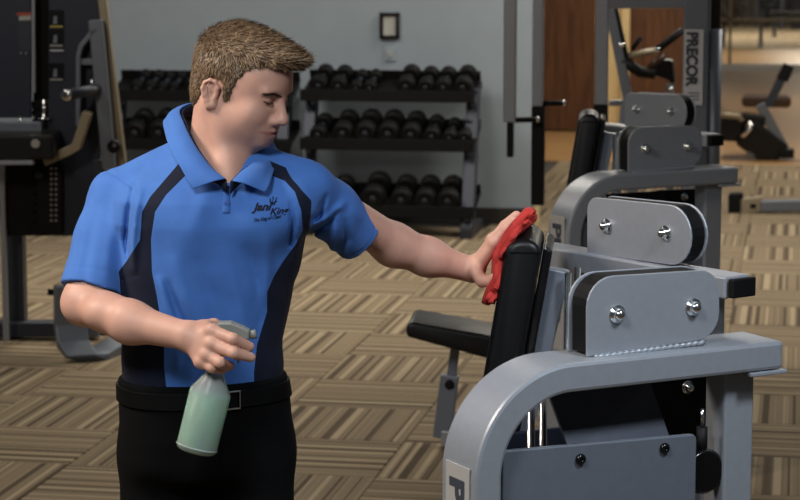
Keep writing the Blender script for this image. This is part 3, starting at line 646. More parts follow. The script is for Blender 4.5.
# things beyond the glass
def bench(px, py, w, label, flip=1):
    g = QG(px, py); f = g[1]; s_ = f / F
    t = thing('flat_bench', label, 'bench', g[0], g[1], 0, group='benches beyond the glass')
    o = np.array(g)
    G().box(o + UP * .45, (w, .3, .09), XW).to('seat_pad', 'black_vinyl', t, .02)
    G().bar(o - XW * flip * w * .45 + UP * .48, o - XW * flip * w * .8 + UP * .95, .3, .09, YW).to('back_pad', 'black_vinyl', t, .02)
    for s1 in (-1, 1): G().box(o + XW * s1 * w * .38 + UP * .21, (.07, .07, .4), XW).to('leg', 'dark_metal', t, .006); G().box(o + XW * s1 * w * .38 + UP * .02, (.08, .5, .04), XW).to('foot', 'dark_metal', t, .006)
bench(742, 47, .85, 'black bench with raised back beyond the glass, nearest the column')
bench(792, 37, .9, 'black bench at the right edge beyond the glass', -1)
def cabinet(x0, x1, y0, y1, label):
    g = QG((x0 + x1) / 2, y1); f = g[1]; s_ = f / F; w = (x1 - x0) * s_; h = (y1 - y0) * s_
    t = thing('gym_station', label, 'gym machine', g[0], g[1], 0, group='stations beyond the glass'); o = np.array(g)
    G().box(o + UP * h * .5, (w * .36, .4, h), XW).to('weight_housing', 'black_rubber', t, .02)
    for s1 in (-1, 1): G().box(o + XW * s1 * w * .44 + UP * (h * .5 + .3), (.08, .08, h + .6), XW).to('upright', 'dark_metal', t, .01)
    G().box(o + UP * (h + .55), (w, .08, .08), XW).to('crossbar', 'dark_metal', t, .01); G().box(o + XW * w * .28 - YW * .3 + UP * .45, (w * .3, .4, .1), XW).to('seat', 'black_vinyl', t, .02)
cabinet(755, 775, 5, 27, 'dark station beyond the glass, left of the mullion'); cabinet(780, 815, -5, 29, 'dark station beyond the glass, right of the mullion'); cabinet(718, 748, -6, 26, 'dark station beyond the glass, beside the lettered column')

# ------------------------------------------------------------------ signed-distance modelling of the person
f32 = np.float32
def grid(lo, hi, res):
    ax = [np.arange(a, b + res, res, dtype=f32) for a, b in zip(lo, hi)]
    return (ax[0][:, None, None], ax[1][None, :, None], ax[2][None, None, :]), np.array(lo, float), res
def smin(a, b, k):
    h = np.clip(0.5 + 0.5 * (b - a) / k, 0, 1); return b + (a - b) * h - k * h * (1 - h)
def smax(a, b, k): return -smin(-a, -b, k)
def ell(P, c, r):
    x, y, z = (P[0] - f32(c[0])) / f32(r[0]), (P[1] - f32(c[1])) / f32(r[1]), (P[2] - f32(c[2])) / f32(r[2])
    k0 = np.sqrt(x * x + y * y + z * z); k1 = np.sqrt((x / r[0]) ** 2 + (y / r[1]) ** 2 + (z / r[2]) ** 2) + 1e-6
    return (k0 * (k0 - 1) / k1).astype(f32)
def cap(P, a, b, ra, rb=None):
    rb = ra if rb is None else rb; a = np.array(a, float); b = np.array(b, float); d = b - a; l2 = float(d @ d)
    px, py, pz = P[0] - f32(a[0]), P[1] - f32(a[1]), P[2] - f32(a[2])
    t = np.clip((px * f32(d[0]) + py * f32(d[1]) + pz * f32(d[2])) / f32(l2), 0, 1)
    return np.sqrt((px - t * f32(d[0])) ** 2 + (py - t * f32(d[1])) ** 2 + (pz - t * f32(d[2])) ** 2) - (ra + (rb - ra) * t)
def chain(P, pts, rs, k=0.01):
    d = None
    for i in range(len(pts) - 1):
        e = cap(P, pts[i], pts[i + 1], rs[i], rs[i + 1]); d = e if d is None else smin(d, e, k)
    return d
def plane(P, o, n):
    n = np.array(n, float); n /= np.linalg.norm(n); return (P[0] - f32(o[0])) * f32(n[0]) + (P[1] - f32(o[1])) * f32(n[1]) + (P[2] - f32(o[2])) * f32(n[2])
def nets(D, lo, res):              # naive surface nets
    s = D < 0; nx, ny, nz = D.shape
    cnt = np.zeros((nx - 1, ny - 1, nz - 1), np.int8)
    for i in (0, 1):
        for j in (0, 1):
            for k in (0, 1): cnt += s[i:nx - 1 + i, j:ny - 1 + j, k:nz - 1 + k]
    act = np.argwhere((cnt > 0) & (cnt < 8)); n = len(act)
    idx = -np.ones(cnt.shape, np.int64); idx[act[:, 0], act[:, 1], act[:, 2]] = np.arange(n)
    cor = {(i, j, k): D[act[:, 0] + i, act[:, 1] + j, act[:, 2] + k].astype(np.float64) for i in (0, 1) for j in (0, 1) for k in (0, 1)}
    acc = np.zeros((n, 3)); num = np.zeros(n)
    for a in cor:
        for axs in range(3):
            if a[axs]: continue
            b = list(a); b[axs] = 1; b = tuple(b); va, vb = cor[a], cor[b]; m = (va < 0) != (vb < 0)
            t = np.where(m, va / np.where(m, va - vb, 1), 0); p = np.zeros((n, 3)) + np.array(a); p[:, axs] = t
            acc += p * m[:, None]; num += m
    V = (act + acc / num[:, None]) * res + lo
    Q_ = []
    for axs in range(3):
        sl0 = [slice(None)] * 3; sl1 = [slice(None)] * 3; sl0[axs] = slice(0, -1); sl1[axs] = slice(1, None)
        a, b = s[tuple(sl0)], s[tuple(sl1)]; e = np.argwhere(a != b); o1, o2 = [(1, 2), (2, 0), (0, 1)][axs]
        ok = (e[:, o1] > 0) & (e[:, o2] > 0) & (e[:, o1] < D.shape[o1] - 1) & (e[:, o2] < D.shape[o2] - 1); e = e[ok]
        q = []
        for d1, d2 in ((-1, -1), (0, -1), (0, 0), (-1, 0)):
            c_ = e.copy(); c_[:, o1] += d1; c_[:, o2] += d2; q.append(idx[c_[:, 0], c_[:, 1], c_[:, 2]])
        q = np.stack(q, 1); fl = ~a[e[:, 0], e[:, 1], e[:, 2]]; q[fl] = q[fl][:, ::-1]; Q_.append(q)
    return V, np.concatenate(Q_)
def laplace(V, Fq, it=1, lam=0.5):
    e = np.concatenate([Fq[:, [i, (i + 1) % 4]] for i in range(4)]); n = len(V)
    for _ in range(it):
        acc = np.zeros_like(V); num = np.zeros(n)
        for a, b in ((0, 1), (1, 0)):
            for c_ in range(3): acc[:, c_] += np.bincount(e[:, a], V[e[:, b], c_], n)
            num += np.bincount(e[:, a], minlength=n)
        V = V + lam * (acc / np.maximum(num, 1)[:, None] - V)
    return V
def big_mesh(name, V, Fq, base):
    me = bpy.data.meshes.new(name); V = (V - np.array(base)).astype(np.float32); n, m = len(V), len(Fq)
    me.vertices.add(n); me.vertices.foreach_set('co', V.ravel()); me.loops.add(m * 4); me.loops.foreach_set('vertex_index', Fq.astype(np.int32).ravel())
    me.polygons.add(m); me.polygons.foreach_set('loop_start', np.arange(0, m * 4, 4, dtype=np.int32))
    me.update(calc_edges=True); me.validate(); me.polygons.foreach_set('use_smooth', [True] * len(me.polygons)); return me
def attr(me, name, vals):
    a = me.attributes.new(name, 'FLOAT', 'POINT'); a.data.foreach_set('value', np.asarray(vals, np.float32))
def pts_of(V): return (V[:, 0].astype(f32), V[:, 1].astype(f32), V[:, 2].astype(f32))
def to_px(V):
    d = V - CAM; fw = d[:, 1] * cp - d[:, 2] * sp; u = d[:, 1] * sp + d[:, 2] * cp
    return 400 + F * d[:, 0] / fw, 250 - F * u / fw
def poly_sd(x, y, poly):           # signed distance to a 2d polygon, + inside
    p = np.array(poly, float); d = np.full(len(x), 1e9); ins = np.zeros(len(x), bool)
    for i in range(len(p)):
        a, b = p[i - 1], p[i]; e = b - a; t = np.clip(((x - a[0]) * e[0] + (y - a[1]) * e[1]) / (e @ e), 0, 1)
        d = np.minimum(d, np.hypot(x - a[0] - t * e[0], y - a[1] - t * e[1]))
        c_ = (a[1] > y) != (b[1] > y); xi = a[0] + (y - a[1]) * (b[0] - a[0]) / (b[1] - a[1] + 1e-12); ins ^= c_ & (x < xi)
    return np.where(ins, d, -d)

FP = 4.30                                            # the man's distance
MB_ = Q(206, 480, FP); MB_[2] = 0
man = thing('person', 'man in a blue polo shirt and black trousers, spray bottle in hand, wiping', 'person', *MB_)

# ---- head frame
HS = 0.93
th, pt, rl = math.radians(61), math.radians(16), math.radians(2)
fw0 = np.array([math.sin(th), -math.cos(th), 0]); hx = np.cross(fw0, UP); hf = fw0 * math.cos(pt) - UP * math.sin(pt); hu = UP * math.cos(pt) + fw0 * math.sin(pt)
hx, hu = hx * math.cos(rl) + hu * math.sin(rl), hu * math.cos(rl) - hx * math.sin(rl)
HM = np.stack([hx, hf, hu], 1) * HS
EYE = np.array([.031, .0905, .0035]); EAR = np.array([.080, -.024, -.007]); HC = Q(270.5, 104, 4.235 + (HM @ (EYE - EAR))[1]) - HM @ EYE
def hw(p): return HC + HM @ np.array(p, float)       # head-local -> (r,f,h)
def hl(P):
    d = [P[i] - f32(HC[i]) for i in range(3)]
    L_ = [(d[0] * f32(HM[0, j]) + d[1] * f32(HM[1, j]) + d[2] * f32(HM[2, j])) / f32(HS * HS) for j in range(3)]
    return L_
def head_sdf(P):
    x, y, z = hl(P); X = np.abs(x); A = (X, y, z); B = (x, y, z)
    d = ell(B, (0, -.014, .046), (.074, .097, .087))
    d = smin(d, ell(B, (0, .036, .050), (.06, .064, .048)), .03)
    d = smin(d, ell(B, (0, .028, -.012), (.062, .066, .09)), .03)
    d = smin(d, ell(B, (0, .036, -.060), (.056, .052, .043)), .03)
    d = smin(d, ell(A, (.042, .012, -.050), (.023, .042, .030)), .03)
    d = smin(d, ell(B, (0, .077, -.084), (.021, .014, .014)), .018)
    d = smin(d, ell(A, (.036, .058, -.024), (.025, .026, .026)), .022)
    d = smin(d, ell(A, (.022, .084, .027), (.024, .009, .008)), .020)
    d = smax(d, -ell(A, (.031, .099, .010), (.018, .018, .012)), .014)
    d = smin(d, ell(B, (0, .074, -.056), (.029, .021, .027)), .016)
    n = cap(B, (0, .091, .018), (0, .109, -.021), .0075, .0105); n = smin(n, ell(B, (0, .110, -.028), (.0125, .0125, .0105)), .008)
    n = smin(n, ell(A, (.0125, .099, -.032), (.0088, .0115, .0085)), .006); n = smax(n, -ell(A, (.0068, .104, -.0405), (.0048, .0075, .005)), .003)
    d = smin(d, n, .012)
    lid = ell(A, (.031, .0745, .0095), (.0152, .0150, .0125)); d = smin(d, lid, .004)
    d = smax(d, -cap(A, (.019, .0885, .0055), (.031, .0905, .0035), .0016), .0015); d = smax(d, -cap(A, (.031, .0905, .0035), (.045, .082, .0065), .0016), .0015)
    lip = smin(cap(A, (.022, .0835, -.0575), (.004, .0965, -.0535), .0038, .0058), cap(A, (.022, .0835, -.060), (0, .0945, -.0655), .0038, .0066), .003)
    d = smin(d, lip, .006); d = smax(d, -cap(A, (.027, .081, -.0565), (0, .1005, -.0595), .0024), .002)
    d = smax(d, -cap(A, (.0275, .0805, -.056), (.032, .077, -.052), .0028), .004)
    ep = [(.076, -.010, .004), (.080, -.009, .018), (.084, -.018, .030), (.089, -.031, .031), (.092, -.042, .021), (.092, -.045, .005), (.089, -.038, -.011), (.085, -.030, -.022), (.081, -.022, -.032), (.077, -.014, -.029), (.0755, -.012, -.018)]
    E_ = (.080 + (X - .080) / .84, -.024 + (y + .024) / .84, .001 + (z + .007) / .84)
    ear = chain(E_, ep, [.0042, .0045, .0048, .005, .0052, .0052, .005, .0055, .0062, .0048, .0035], .004)
    ear = smin(ear, ell(E_, (.079, -.027, .002), (.0055, .018, .030)), .006); ear = smax(ear, -ell(E_, (.089, -.021, -.005), (.0095, .009, .013)), .003)
    ear = smax(ear, -ell(E_, (.092, -.027, .017), (.009, .011, .009)), .003)
    ear = smin(ear, ell(E_, (.0785, -.0115, -.006), (.005, .0045, .007)), .004)
    ear = smin(ear, chain(E_, [(.088, -.036, .012), (.088, -.034, -.004), (.084, -.027, -.016)], [.003, .0036, .003], .003), .003) * .84
    return smin(d, ear, .006)
neck_lo = Q(219, 170, 4.325)
def neck_sdf(P):
    d = cap(P, hw((0, -.034, -.03)), neck_lo, .061, .066)
    d = smin(d, cap(P, hw((0, .012, -.080)), Q(227, 176, 4.265), .040, .040), .04)
    d = smin(d, cap(P, hw((.055, -.028, -.045)), Q(232, 178, 4.235), .013, .012), .02)
    d = smin(d, cap(P, Q(228, 172, 4.25), Q(228, 205, 4.225), .032, .03), .03)
    return d
print('crown', [np.round(v, 1) for v in to_px(np.array([hw((0, -.01, .13)), hw((0, .124, -.024)), hw((0, .08, -.103)), hw((0, .1, -.058)), hw((.031, .088, .008))]))])
P, lo, rs = grid((HC[0] - .155, HC[1] - .125, 1.33), (HC[0] + .165, HC[1] + .15, HC[2] + .15), .0021)
hd = head_sdf(P); nd = neck_sdf(P); D = smin(hd, nd, .022)
VH, QH = nets(D, lo, rs); VH = laplace(VH, QH, 1, .4)

# ---- arms and hands (his right arm with the bottle, his left arm on the cloth)
SR, SL = Q(117, 198, 4.33), Q(305, 190, 4.31)
ER_, MR_, WR_ = Q(84, 303, 4.215), Q(130, 322, 4.12), Q(186, 336, 4.055)
def armR(P):
    d = chain(P, [SR, ER_], [.044, .040], .02); d = smin(d, chain(P, [ER_, MR_, WR_], [.040, .037, .0265], .03), .025)
    d = smin(d, ell(P, Q(104, 312, 4.15), (.04, .04, .034)), .02)
    K = [(Q(212, 331, 4.030), Q(233, 339, 4.000), Q(250, 346.5, 4.018)), (Q(212, 344, 4.020), Q(234, 353, 3.993), Q(251, 357.5, 4.012)), (Q(207, 355, 4.020), Q(220, 362.5, 3.998), Q(230, 366, 4.024)), (Q(201, 362, 4.026), Q(212, 368, 4.008), Q(223, 370.5, 4.028))]
    R_ = [(.0125, .0108, .0088), (.0128, .0112, .0092), (.0120, .0105, .0088), (.0108, .0092, .0078)]
    WR2 = Q(191, 338, 4.055); palm = None
    for (k0, k1, k2), r_ in zip(K, R_):
        e = cap(P, WR2, k0, .0175, .0135); palm = e if palm is None else smin(palm, e, .014)
    palm = smin(palm, cap(P, Q(193, 331, 4.06), Q(207, 327, 4.062), .016, .012), .015)
    d = smin(d, palm, .016)
    fg = None
    for (k0, k1, k2), r_ in zip(K, R_):
        e = chain(P, [k0, k1, k2], r_, .004); e = smin(e, ell(P, k0 + np.array([0, -.006, .003]), (.011, .010, .010)), .008); fg = e if fg is None else smin(fg, e, .0022)
    d = smin(d, fg, .006)
    thb = chain(P, [Q(203, 327, 4.065), Q(214, 325, 4.082), Q(229, 331, 4.088)], [.014, .012, .0095], .006)
    return smin(d, thb, .007)
loR = (-.66, 3.955, 1.0); hiR = (-.255, 4.40, 1.42)
P, lo, rs = grid(loR, hiR, .0029)
VR, QR = nets(armR(P).astype(f32), lo, rs); VR = laplace(VR, QR, 1, .35)
EL_, WL_ = Q(394, 245, 4.50), Q(472, 270, 4.575)
HF = 4.565
def armL(P):
    d = chain(P, [SL, EL_], [.042, .040], .02); d = smin(d, chain(P, [EL_, Q(428, 257, 4.535), WL_], [.041, .036, .0255], .03), .03)
    kn = [(495, 243), (493.5, 240.5), (493, 240), (494, 242)]; md = [(505, 229), (505, 226), (504.5, 225), (504, 229)]; tp = [(513.5, 219.5), (517, 214.5), (516, 214.5), (511.5, 220)]
    fo = [-.036, -.012, .012, .034]; palm = None; fg = None
    for k in range(4):
        a, b, c_ = Q(*kn[k], HF + fo[k]), Q(*md[k], HF + fo[k] * 1.1), Q(*tp[k], HF + fo[k] * 1.15)
        e = cap(P, WL_ + np.array([.004, fo[k] * .45, 0]), a, .016, .0125); palm = e if palm is None else smin(palm, e, .014)
        e = chain(P, [a, b, c_], [.0115, .0098, .008], .004); e = smin(e, ell(P, a + np.array([-.004, 0, .003]), (.0105, .010, .010)), .008); fg = e if fg is None else smin(fg, e, .0022)
    d = smin(d, palm, .016); d = smin(d, fg, .006)
    d = smin(d, chain(P, [Q(476, 272, HF - .025), Q(482, 281, HF - .045), Q(489, 281.5, HF - .055), Q(494, 277, HF - .055)], [.015, .0125, .0108, .0088], .007), .010)
    return d
P, lo, rs = grid((-.23, 4.22, 1.10), (.27, 4.66, 1.46), .0029)
VL, QL_ = nets(armL(P).astype(f32), lo, rs); VL = laplace(VL, QL_, 1, .35)

# ---- torso, shared by shirt, trousers and belt
TY = [360, 378, 340, 300, 260, 220, 197, 180, 166, 152, 138]
tab = [(470, 207, .158, .122, 22), (430, 206.5, .164, .124, 22), (400, 205, .163, .120, 22), (378, 203, .160, .116, 22), (340, 202.5, .160, .122, 20), (300, 204.5, .171, .128, 18), (260, 209, .183, .132, 15),
       (220, 213.5, .188, .132, 12), (197, 216, .178, .122, 12), (181, 219, .150, .104, 12), (167, 221, .112, .088, 12), (153, 222, .07, .065, 12), (140, 222, .03, .03, 12)]
T_h = np.array([Q(200, y, FP)[2] for y, *_ in tab]); T_c = np.array([Q(x, y, FP)[0] for y, x, *_ in tab]); T_a = np.array([t_[2] for t_ in tab]); T_b = np.array([t_[3] for t_ in tab]); T_w = np.radians([t_[4] for t_ in tab])
def torso_uv(P):
    z = P[2]; c_ = np.interp(z, T_h, T_c).astype(f32); w = np.interp(z, T_h, T_w).astype(f32); a = np.interp(z, T_h, T_a).astype(f32); b = np.interp(z, T_h, T_b).astype(f32)
    dx, dy = P[0] - c_, P[1] - f32(FP); return dx * np.cos(w) + dy * np.sin(w), dx * np.sin(w) - dy * np.cos(w), a, b
def torso_sdf(P, grow=0.0):
    u, v, a, b = torso_uv(P); a = a + grow; b = b + grow
    q = (np.abs(u / a) ** 2.35 + np.abs(v / b) ** 2.35 + 1e-9) ** (1 / 2.35); return ((q - 1) * np.minimum(a, b)).astype(f32)
HEM_R, HEM_L = Q(92, 290, 4.235), Q(360, 237, 4.445)
def sleeveR(P): return chain(P, [SR, Q(106, 242, 4.29), HEM_R + (HEM_R - SR) * .12], [.056, .060, .064], .02)
def sleeveL(P): return chain(P, [SL, Q(330, 210, 4.37), HEM_L + (HEM_L - SL) * .15], [.057, .056, .056], .02)
def ridge(P, a, b, w, amp):
    e = cap(P, a, b, 0.0); return amp * np.exp(-(e / w) ** 2)
def shirt_body(P):
    d = torso_sdf(P)
    sh = cap(P, Q(196, 163, 4.33), SR, .060, .055); sh = smin(sh, cap(P, Q(246, 167, 4.33), SL, .056, .056), .03)
    d = smin(d, sh, .04)
    d = smin(d, cap(P, Q(150, 205, 4.245), Q(195, 225, 4.215), .045, .045), .05); d = smin(d, cap(P, Q(255, 222, 4.215), Q(292, 208, 4.245), .042, .04), .05)
    return d
FOLDS = [([(134, 184), (128, 215), (126, 240), (128, 264)], 2.8, -.009, 4.34), ([(140, 190), (135, 220), (133, 245), (134, 268)], 3.4, .008, 4.34), ([(120, 186), (112, 230), (106, 285)], 7, .005, 4.34), ([(98, 205), (88, 250), (82, 288)], 5, -.004, 4.34),
    ([(84, 195), (76, 240), (69, 282)], 3, .003, 4.34), ([(160, 280), (168, 305), (180, 335)], 4, .007, 4.3), ([(168, 285), (177, 312), (190, 340)], 4, -.008, 4.3), ([(176, 262), (188, 300), (206, 336), (214, 366)], 7, .006, 4.3), ([(200, 262), (212, 300), (228, 345)], 7, -.006, 4.3),
    ([(226, 255), (240, 300), (247, 350)], 8, .006, 4.3), ([(248, 250), (258, 285), (262, 330)], 6, -.006, 4.3), ([(268, 240), (268, 270), (260, 310)], 6, .005, 4.3), ([(291, 203), (293, 225), (289, 245)], 2.2, -.009, 4.3), ([(298, 215), (299, 240), (293, 262)], 3, .006, 4.3),
    ([(338, 212), (327, 224), (312, 233)], 2.6, -.014, 4.42), ([(344, 203), (333, 216), (317, 226)], 4, .009, 4.42), ([(326, 196), (320, 214), (311, 222)], 2.5, -.008, 4.42), ([(336, 226), (334, 240), (330, 254)], 3, .007, 4.42), ([(345, 222), (346, 240), (340, 252)], 3.5, -.007, 4.42), ([(352, 205), (362, 222)], 5, .003, 4.42),
    ([(105, 170), (118, 176), (132, 186), (138, 198)], 1.8, -.004, 4.38), ([(205, 190), (196, 230)], 8, .003, 4.3), ([(240, 345), (236, 360), (232, 376)], 4, .006, 4.3), ([(200, 350), (198, 375)], 4, -.006, 4.3), ([(180, 350), (176, 374)], 3, .005, 4.3)]
def shirt_sdf(P):
    d = shirt_body(P)
    sR = smax(sleeveR(P), plane(P, HEM_R, Q(93 - 25, 291 + 97, 4.16) - HEM_R), .003); sL = smax(sleeveL(P), plane(P, HEM_L, Q(360 + 41, 237 + 35, 4.50) - HEM_L), .003)
    d = smin(smin(d, sR, .011), sL, .014)
    # folds: soft ridges and creases pulled by the raised arm and at the waist
    zc = P[1] * f32(cp) - (P[2] - f32(H)) * f32(sp); PX = (400 + F * P[0] / zc).astype(f32); PY = (250 - F * (P[1] * f32(sp) + (P[2] - f32(H)) * f32(cp)) / zc).astype(f32)
    PX, PY = np.broadcast_arrays(PX, PY)
    for pts, w_, am, fmax in FOLDS:
        xs_, ys_ = [q[0] for q in pts], [q[1] for q in pts]; e = None
        m = (PX > min(xs_) - 3 * w_) & (PX < max(xs_) + 3 * w_) & (PY > min(ys_) - 3 * w_) & (PY < max(ys_) + 3 * w_) & np.broadcast_to(P[1] < fmax, PX.shape)
        px_, py_ = PX[m], PY[m]; e = np.full(len(px_), 1e9, f32); tt = np.zeros(len(px_), f32)
        for k in range(len(pts) - 1):
            ax_, ay_ = pts[k]; dx_, dy_ = pts[k + 1][0] - ax_, pts[k + 1][1] - ay_
            t_ = np.clip(((px_ - ax_) * dx_ + (py_ - ay_) * dy_) / (dx_ * dx_ + dy_ * dy_), 0, 1); q_ = np.hypot(px_ - ax_ - t_ * dx_, py_ - ay_ - t_ * dy_)
            cl = q_ < e; tt[cl] = (k + t_[cl]) / (len(pts) - 1); e = np.minimum(e, q_)
        d[m] -= (am * np.exp(-(e / w_) ** 2) * np.sin(PI * np.clip(tt * .86 + .07, 0, 1)) ** .6).astype(f32)
    x, y, z = P
    d = d - .0013 * np.sin(x * 62 + z * 31 + np.sin(z * 37) * 1.2) * np.sin(z * 24 - x * 17 + 1.0)
    # openings: neck, sleeve ends, the V under the collar
    d = smax(d, -(cap(P, neck_lo + UP * .14, neck_lo + UP * .0, .080, .080)), .004)
    d = smax(d, -cap(P, Q(208, 142, 4.225), Q(219, 166, 4.215), .042, .036), .004)
    d = smax(d, -cap(P, Q(228.5, 172, 4.20), Q(227.5, 196, 4.165), .020, .004), .004)
    d = smax(d, -chain(P, [HEM_R + (HEM_R - SR) * .3, HEM_R - (HEM_R - SR) * .32], [.053, .046]), .002); d = smax(d, -chain(P, [HEM_L + (HEM_L - SL) * .4, HEM_L - (HEM_L - SL) * .4], [.047, .044]), .002)
    # hem stitching line on the sleeves
    for hm, s0 in ((HEM_R, SR), (HEM_L, SL)):
        n = (hm - s0) / np.linalg.norm(hm - s0); e = plane(P, hm - n * .024, n); d = d + .0016 * np.exp(-(e / .0022) ** 2) * (np.sqrt((P[0] - f32(hm[0])) ** 2 + (P[1] - f32(hm[1])) ** 2 + (P[2] - f32(hm[2])) ** 2) < .12)
    d = smax(d, f32(Q(200, 386, FP)[2]) - P[2], .004)
    return d.astype(f32)
P, lo, rs = grid((-.70, 4.08, .975), (-.02, 4.53, 1.475), .0036)
VS, QS = nets(shirt_sdf(P), lo, rs); VS = laplace(VS, QS, 1, .4)

# ---- assemble: body is one mesh (head, neck, both arms and hands; the rest is under the clothes)
def lower_sdf(P):
    d = torso_sdf(P, -.014); d = smax(d, P[2] - f32(neck_lo[2] - .03), .03); d = smax(d, f32(.88) - P[2], .05)
    for s_ in (-1, 1):
        hip = np.array([T_c[0] + s_ * .085, FP + .01, .86]); kn_ = np.array([T_c[0] + s_ * .10, FP - .01, .47]); an = np.array([T_c[0] + s_ * .11, FP + .02, .09])
        d = smin(d, chain(P, [hip, kn_, an], [.075, .05, .036], .03), .03)
    d = smin(d, cap(P, neck_lo, SR - UP * .02, .04, .04), .03); d = smin(d, cap(P, neck_lo, SL - UP * .02, .04, .04), .03)
    return d.astype(f32)
P, lo, rs = grid((-.64, 4.14, .04), (-.1, 4.46, 1.45), .009)
VB, QB = nets(lower_sdf(P), lo, rs)
off = 0; Vall, Qall = [], []
for v, q in ((VH, QH), (VR, QR), (VL, QL_), (VB, QB)): Vall.append(v); Qall.append(q + off); off += len(v)
Vall = np.concatenate(Vall); Qall = np.concatenate(Qall)
me = big_mesh('body', Vall, Qall, MB_); body = link('body', me, 'skin', man)
x, y, z = hl(pts_of(Vall)); inh = np.zeros(len(Vall)); inh[:len(VH)] = 1
st = np.clip((-.030 - z) / .03, 0, 1) * np.clip((z + .125) / .03, 0, 1) * np.clip((y + .01) / .03, 0, 1) * .3
st = np.maximum(st, np.clip((y - .07) / .015, 0, 1) * np.clip((-.036 - z) / .006, 0, 1) * .22) * inh
lipm = inh * np.clip(1 - (np.abs(z + .0595) - .007 + np.abs(x) * .18) / .002, 0, 1) * (y > .083) * .75
attr(me, 'stubble', st * (1 - np.clip(lipm, 0, 1))); attr(me, 'lip', np.clip(lipm, 0, 1))
# eyes: dark lash line, brows
def local_tube(pts, r, name, m, par, n=6): return G().tube([hw(p) for p in pts], r, n).to(name, m, par)
for s_ in (1, -1):
    local_tube([(s_ * .0185, .0885, .0058), (s_ * .024, .0905, .0042), (s_ * .031, .0908, .0032), (s_ * .038, .088, .0040), (s_ * .0455, .0815, .0066)], [.0006, .0011, .0013, .0013, .0008], 'eyelashes', 'iris', body)
vs, fs = [], []
def blade(vs, fs, p, d, n, w, l, bend):
    d = d / np.linalg.norm(d); s_ = np.cross(d, n); s_ = s_ / (np.linalg.norm(s_) + 1e-9); k = len(vs)
    for i, t_ in enumerate((0, .5, 1.0)):
        q = p + d * l * t_ + n * bend * t_ * (1 - t_) * 4 * .3; ww = w * (1 - t_ * .75); vs.append(q - s_ * ww); vs.append(q + s_ * ww)
    fs += [(k, k + 1, k + 3, k + 2), (k + 2, k + 3, k + 5, k + 4)]
bvhH = BVHTree.FromPolygons([tuple(v) for v in VH], [tuple(int(i) for i in q) for q in QH])
for s_ in (1, -1):
    vs, fs = [], []
    for i in range(150):
        t_ = RNG.random(); px_ = .010 + .042 * t_; pz_ = .0205 + .006 * math.sin(t_ * 2.6) + RNG.normal() * .0017
        o_ = hw((s_ * px_, .14, pz_)); hit, nrm, _, _ = bvhH.ray_cast(Vector(o_), Vector(-hf), .2)
        if hit is None: continue
        d_ = HM @ np.array([s_ * 1.0, -.35, .25 - .8 * t_]); blade(vs, fs, np.array(hit) + np.array(nrm) * .0006, d_, np.array(nrm), .0006, .008, .001)
    G().add(vs, fs).to('eyebrow', 'hair', body)

# ---- hair: sculpted cap and a coat of short strands
HP = [(.118, .080), (.096, .080), (.07, .076), (.05, .066), (.038, .050), (.027, .034), (.020, .004), (.015, -.026), (.002, -.026), (-.002, .004), (-.009, .020), (-.026, .026), (-.040, .019), (-.049, -.004), (-.058, -.036), (-.082, -.062), (-.16, -.06), (-.18, .25), (.25, .25), (.25, .07)]
def hair_sdf(P):
    B = hl(P); x, y, z = B
    d = ell(B, (0, -.019, .051), (.083, .108, .094)); d = smin(d, ell(B, (0, -.07, -.02), (.06, .042, .052)), .03); d = smin(d, ell(B, (0, .042, .093), (.060, .062, .041)), .03)
    d = smin(d, ell(B, (0, .092, .100), (.047, .036, .020)), .025)
    d = smin(d, ell(B, (0, .0, -.0), (.0775, .035, .04)), .01)
    yy, zz = y.ravel(), z.ravel()
    m = poly_sd(yy, zz, HP).reshape(y.shape).astype(f32)
    d = smax(d, -m, .006)
    d = d - .0016 * np.sin(x * 330 + y * 90 + np.sin(z * 160)) * np.sin(z * 210 + y * 150)
    return np.maximum(d, -(head_lo + .004)).astype(f32)
P, lo, rs = grid((HC[0] - .16, HC[1] - .125, HC[2] - .115), (HC[0] + .19, HC[1] + .125, HC[2] + .175), .0034)
B_ = hl(P); head_lo = ell(B_, (0, -.014, .044), (.07, .093, .081))
VHa, QHa = nets(hair_sdf(P), lo, rs); VHa = laplace(VHa, QHa, 1, .5)
hair = link('hair', big_mesh('hair', VHa, QHa, MB_), 'hair', man)
nh = np.zeros_like(VHa); fn = np.cross(VHa[QHa[:, 1]] - VHa[QHa[:, 0]], VHa[QHa[:, 2]] - VHa[QHa[:, 0]])
for k in range(4):
    for c_ in range(3): nh[:, c_] += np.bincount(QHa[:, k], fn[:, c_], len(VHa))
nh /= np.linalg.norm(nh, axis=1)[:, None] + 1e-12
cen = hw((0, -.015, .04)); nh *= np.sign((nh * (VHa - cen)).sum(1))[:, None]
lx, ly, lz = hl(pts_of(VHa)); sd_edge = poly_sd(ly.astype(float), lz.astype(float), HP)
vs, fs = [], []
sel = RNG.choice(len(VHa), 13000)
for i in sel:
    if (nh[i] * (VHa[i] - cen)).sum() < .01: continue
    a = np.array([lx[i], ly[i], lz[i]], float); top = np.clip((a[2] - .06) / .05, 0, 1); frontness = np.clip((a[1] - .02) / .06, 0, 1)
    side = np.array([np.sign(a[0]) * .1, .10 - .35 * (a[1] < -.05), -1.0]); tp_ = np.array([RNG.normal() * .35, .95, .22 + .35 * frontness])
    d_ = side * (1 - top) + tp_ * top + RNG.normal(size=3) * .2; d_ = HM @ d_; d_ = d_ - nh[i] * (d_ @ nh[i]) * .9 + nh[i] * (.10 + .14 * top)
    ln = (.0065 + .009 * top + .005 * frontness * top) * RNG.uniform(.7, 1.25)
    if sd_edge[i] < .010: ln *= .6
    blade(vs, fs, VHa[i] - nh[i] * (.001 * top - .0008 * (1 - top)), d_ + nh[i] * .12 * (1 - top), nh[i], .0008, ln, -.003 * top)
o = G().add(vs, fs).to('hair_strands', 'hair_strand', hair); o['kind'] = 'stuff'

